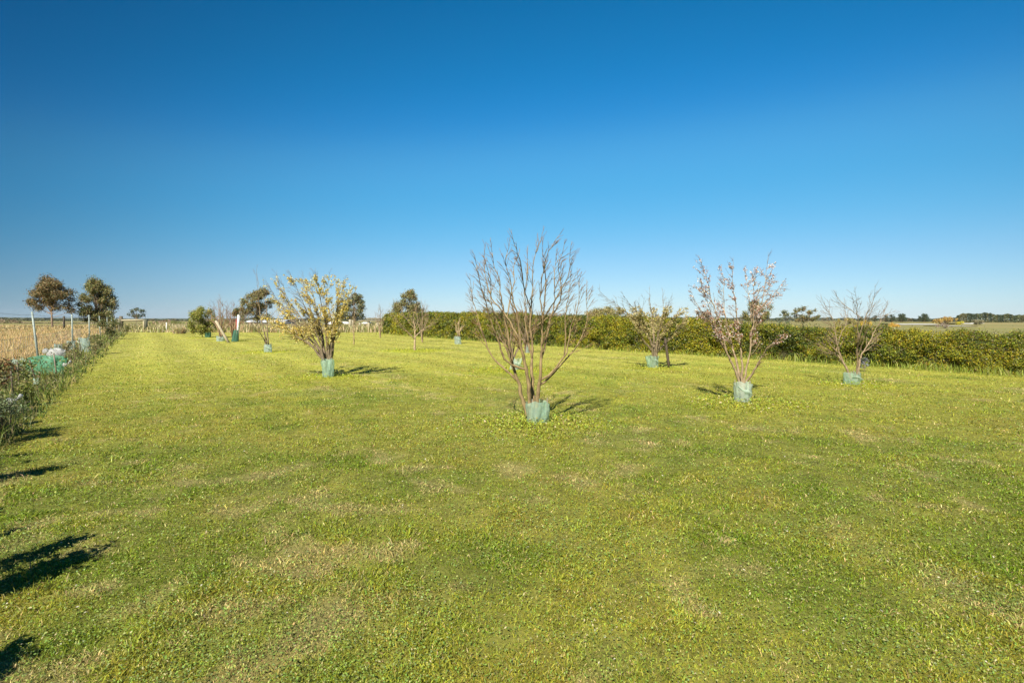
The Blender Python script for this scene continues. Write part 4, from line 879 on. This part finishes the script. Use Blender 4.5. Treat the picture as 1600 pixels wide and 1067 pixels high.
# ------------------------------------------------------------------ far buildings
M_roof = surf_mat('pale_roof', (.62, .64, .66), (.80, .81, .82), .6, .45, .1, use_col=True)
def shed(label, px0, px1, eave, ridge, Y, col=(1, 1, 1), wall=(.8, .8, .78), group='low farm sheds on the horizon', name='farm_shed'):
    s = Y / F; x0, x1 = (px0 - 800) * s, (px1 - 800) * s; ze = CAMH - (eave - 500) * s; zr = CAMH - (ridge - 500) * s; D = 12.0
    t = thing(name, ((x0 + x1) / 2, Y, 0), label, 'shed', group); bpy.context.view_layer.update()
    mb = MB(); mb.box(((x0 + x1) / 2, Y + D / 2, ze / 2 - .1), (x1 - x0, D, ze + .2), 0, wall); mb.build('walls', M_roof, t)
    V = [(x0 - .3, Y - .4, ze), (x1 + .3, Y - .4, ze), (x1 + .3, Y + D / 2, zr), (x0 - .3, Y + D / 2, zr), (x0 - .3, Y + D + .4, ze), (x1 + .3, Y + D + .4, ze)]
    V = V + [(a, b, c - .12) for a, b, c in V]
    mb = MB(); mb.add(V, [(0, 1, 2, 3), (3, 2, 5, 4), (7, 6, 9, 8), (8, 9, 10, 11), (0, 6, 7, 1), (4, 5, 11, 10), (1, 7, 8, 2), (2, 8, 11, 5), (0, 3, 9, 6), (3, 4, 10, 9)], col); mb.build('roof', M_roof, t)
    nd = max(1, int((x1 - x0) / 9))
    for k in range(nd):
        xd = x0 + (k + .5) * (x1 - x0) / nd; mb = MB(); mb.box((xd, Y - .05, min(1.1, ze * .45)), (min(3, (x1 - x0) * .3), .1, min(2.2, ze * .9)), 0, (.35, .36, .36)); mb.build('door', M_roof, t)
    return t
shed('long silver roofed shed behind the gum left of the yellow tree', 383, 442, 503, 499.2, 200, (.75, .78, .82), (.45, .47, .5))
shed('white roofed shed seen through the right side of the yellow tree', 507, 523, 506, 502.5, 210, (1.15, 1.15, 1.15))
shed('low white shed between the yellow tree and the grey green gum', 526, 542, 506.5, 503, 220, (1.15, 1.15, 1.15))
shed('tiny white shed behind the timber rail fence', 563, 573, 506.5, 503.5, 230, (1.15, 1.15, 1.15))
def cover(label, px0, px1, Y, hgt):
    x0, x1 = (px0 - 800) * Y / F, (px1 - 800) * Y / F; t = thing('crop_cover', ((x0 + x1) / 2, Y, 0), label, 'crop cover', 'white crop covers in the right paddock'); bpy.context.view_layer.update()
    a = np.linspace(0, math.pi, 9); P = np.zeros((30, 9, 3)); X = np.linspace(x0, x1, 30); P[..., 0] = X[:, None]; P[..., 1] = Y + 4 - 4 * np.cos(a)[None, :]; P[..., 2] = hgt * np.sin(a)[None, :] ** .6 * (1 + .06 * np.sin(X))[:, None]
    mb = MB(); mb.grid(P, col=(.62, .6, .55)); mb.build('sheet', M_roof, t, True)
    mb = MB(); mb.tube([(x0, Y - .2, .05), ((x0 + x1) / 2, Y - .2, .05), (x1, Y - .2, .05)], .08, 5, (.4, .38, .3)); mb.build('edge_batten', M_wood, t)
cover('long low white crop cover in the right paddock left of the big orange tree', 1401, 1466, 165, .38)
cover('short low white crop cover right of the small bright yellow tree', 1500, 1521, 190, .42)
cover('thin pale crop cover just above the hedge below the orange tree', 1482, 1526, 126, .15)
shed('white shed half hidden by the long wood on the right', 1535, 1553, 508, 504.8, 240, (1.2, 1.2, 1.2))

# ------------------------------------------------------------------ far woodland and hills
def belt(name, label, x0, x1, Y, prof, pal, pw, seed, n, leafpx=1.3, depth=30, haze=None):
    g = np.random.default_rng(seed); s = Y / F; px = g.uniform(x0, x1, n)
    top = np.interp(px, prof[0], prof[1]); top = top + (fbm(px, px * 0, 9, seed, 3) - .5) * -6 * np.interp(px, prof[0], np.clip(505 - np.array(prof[1]), 2, 14)) / 12
    zt = CAMH - (top - 500) * s; zz = zt * (1 - g.random(n) ** 2.2); y = Y + g.uniform(0, depth, n)
    P = np.stack([(px - 800) * s * (y / Y), y, zz.clip(.2)], 1)
    c = jitter_col(np.array(pal)[np.clip((vnoise(px, px * 0, 6, seed + 1) * len(pal)).astype(int), 0, len(pal) - 1)], g, .2, .05)
    o = leaf_quads(P, g.normal(size=(n, 3)) + np.array([0, -.6, .4]), leafpx * s * g.uniform(.6, 1.5, n), c, g, .7, name, M_leaf); tag(o, label, 'woodland', kind='stuff')
DK = [[.07, .09, .055], [.10, .11, .06], [.06, .075, .05], [.13, .12, .07]]
belt('far_woodland', 'dark line of distant trees on the left horizon', -120, 620, 650, ([-120, 100, 250, 360, 500, 620], [496, 497.5, 499, 499, 497, 498]), DK, None, 401, 24000, 1.4, 60)
belt('far_woodland', 'thin dark tree line on the horizon above the hedge', 600, 1420, 700, ([600, 900, 1050, 1200, 1420], [499, 499, 496, 497, 497]), DK, None, 402, 26000, 1.4, 60)
belt('near_woodland', 'dark green wood along the right horizon', 1494, 1760, 330, ([1494, 1502, 1520, 1540, 1560, 1600, 1760], [493, 491, 490, 489, 492, 493, 490]), [[.07, .095, .045], [.10, .12, .055], [.13, .13, .06], [.055, .075, .04]], None, 403, 30000, 1.5, 45)
belt('middle_woodland', 'low broken tree line between the spaced dark trees on the right horizon', 1385, 1500, 430, ([1385, 1410, 1440, 1470, 1500], [499, 498, 497.5, 497, 495]), DK, None, 406, 7000, 1.3, 30)
belt('left_scrub', 'brown grey scrub behind the dry paddock at the left edge', -80, 150, 230, ([-80, 0, 22, 40, 150], [498, 499, 500, 505, 506]), [[.22, .17, .11], [.15, .14, .07], [.28, .22, .15]], None, 404, 7000, 1.5, 25)
belt('orchard_scrub', 'low mixed scrub beyond the far lawn end', 225, 620, 130, ([225, 262, 300, 345, 360, 420, 620], [506, 500, 506, 494, 502, 507, 508]), [[.20, .20, .07], [.28, .19, .13], [.15, .17, .05], [.34, .24, .17]], None, 405, 8000, 1.5, 14)
def hills(x0, x1, Y, prof, name, col):
    px = np.linspace(x0, x1, 160); s = Y / F; top = np.interp(px, *prof) + (fbm(px, px * 0, 40, 3) - .5) * 2
    P = np.zeros((5, 160, 3))
    for j, (f, dy) in enumerate(((0, -900), (.45, -500), (.8, -200), (1, 0), (0, 900))):
        P[j, :, 0] = (px - 800) * s; P[j, :, 1] = Y + dy + 60 * np.sin(px / 17 + j); P[j, :, 2] = (500 - top) * s * f - 2
    mb = MB(); mb.grid(P); tag(mb.build(name, surf_mat(name + '_forest', (.045, .065, .035), (.08, .095, .05), .004, .95, .3), None, True), kind='structure')
hills(640, 1420, 7600, ([640, 760, 860, 905, 940, 1000, 1080, 1200, 1420], [499.5, 494, 492, 491, 492, 495, 497, 497.5, 499]), 'hills', None)
hills(-300, 480, 6000, ([-300, 0, 200, 330, 400, 480], [493.5, 495.5, 497, 497.5, 496, 499]), 'left_hills', None)

# ------------------------------------------------------------------ the air
def haze():
    m, N, L = new_mat("haze_air"); v = N.new("ShaderNodeVolumePrincipled"); v.inputs['Color'].default_value = (.72, .84, 1, 1); v.inputs['Density'].default_value = 2.6e-5; v.inputs['Anisotropy'].default_value = 0
    o = N.new("ShaderNodeOutputMaterial"); L.new(v.outputs[0], o.inputs['Volume'])
    mb = MB(); mb.box((0, 0, 84), (18400, 18400, 172)); tag(mb.build('haze', m), kind='stuff')
haze()
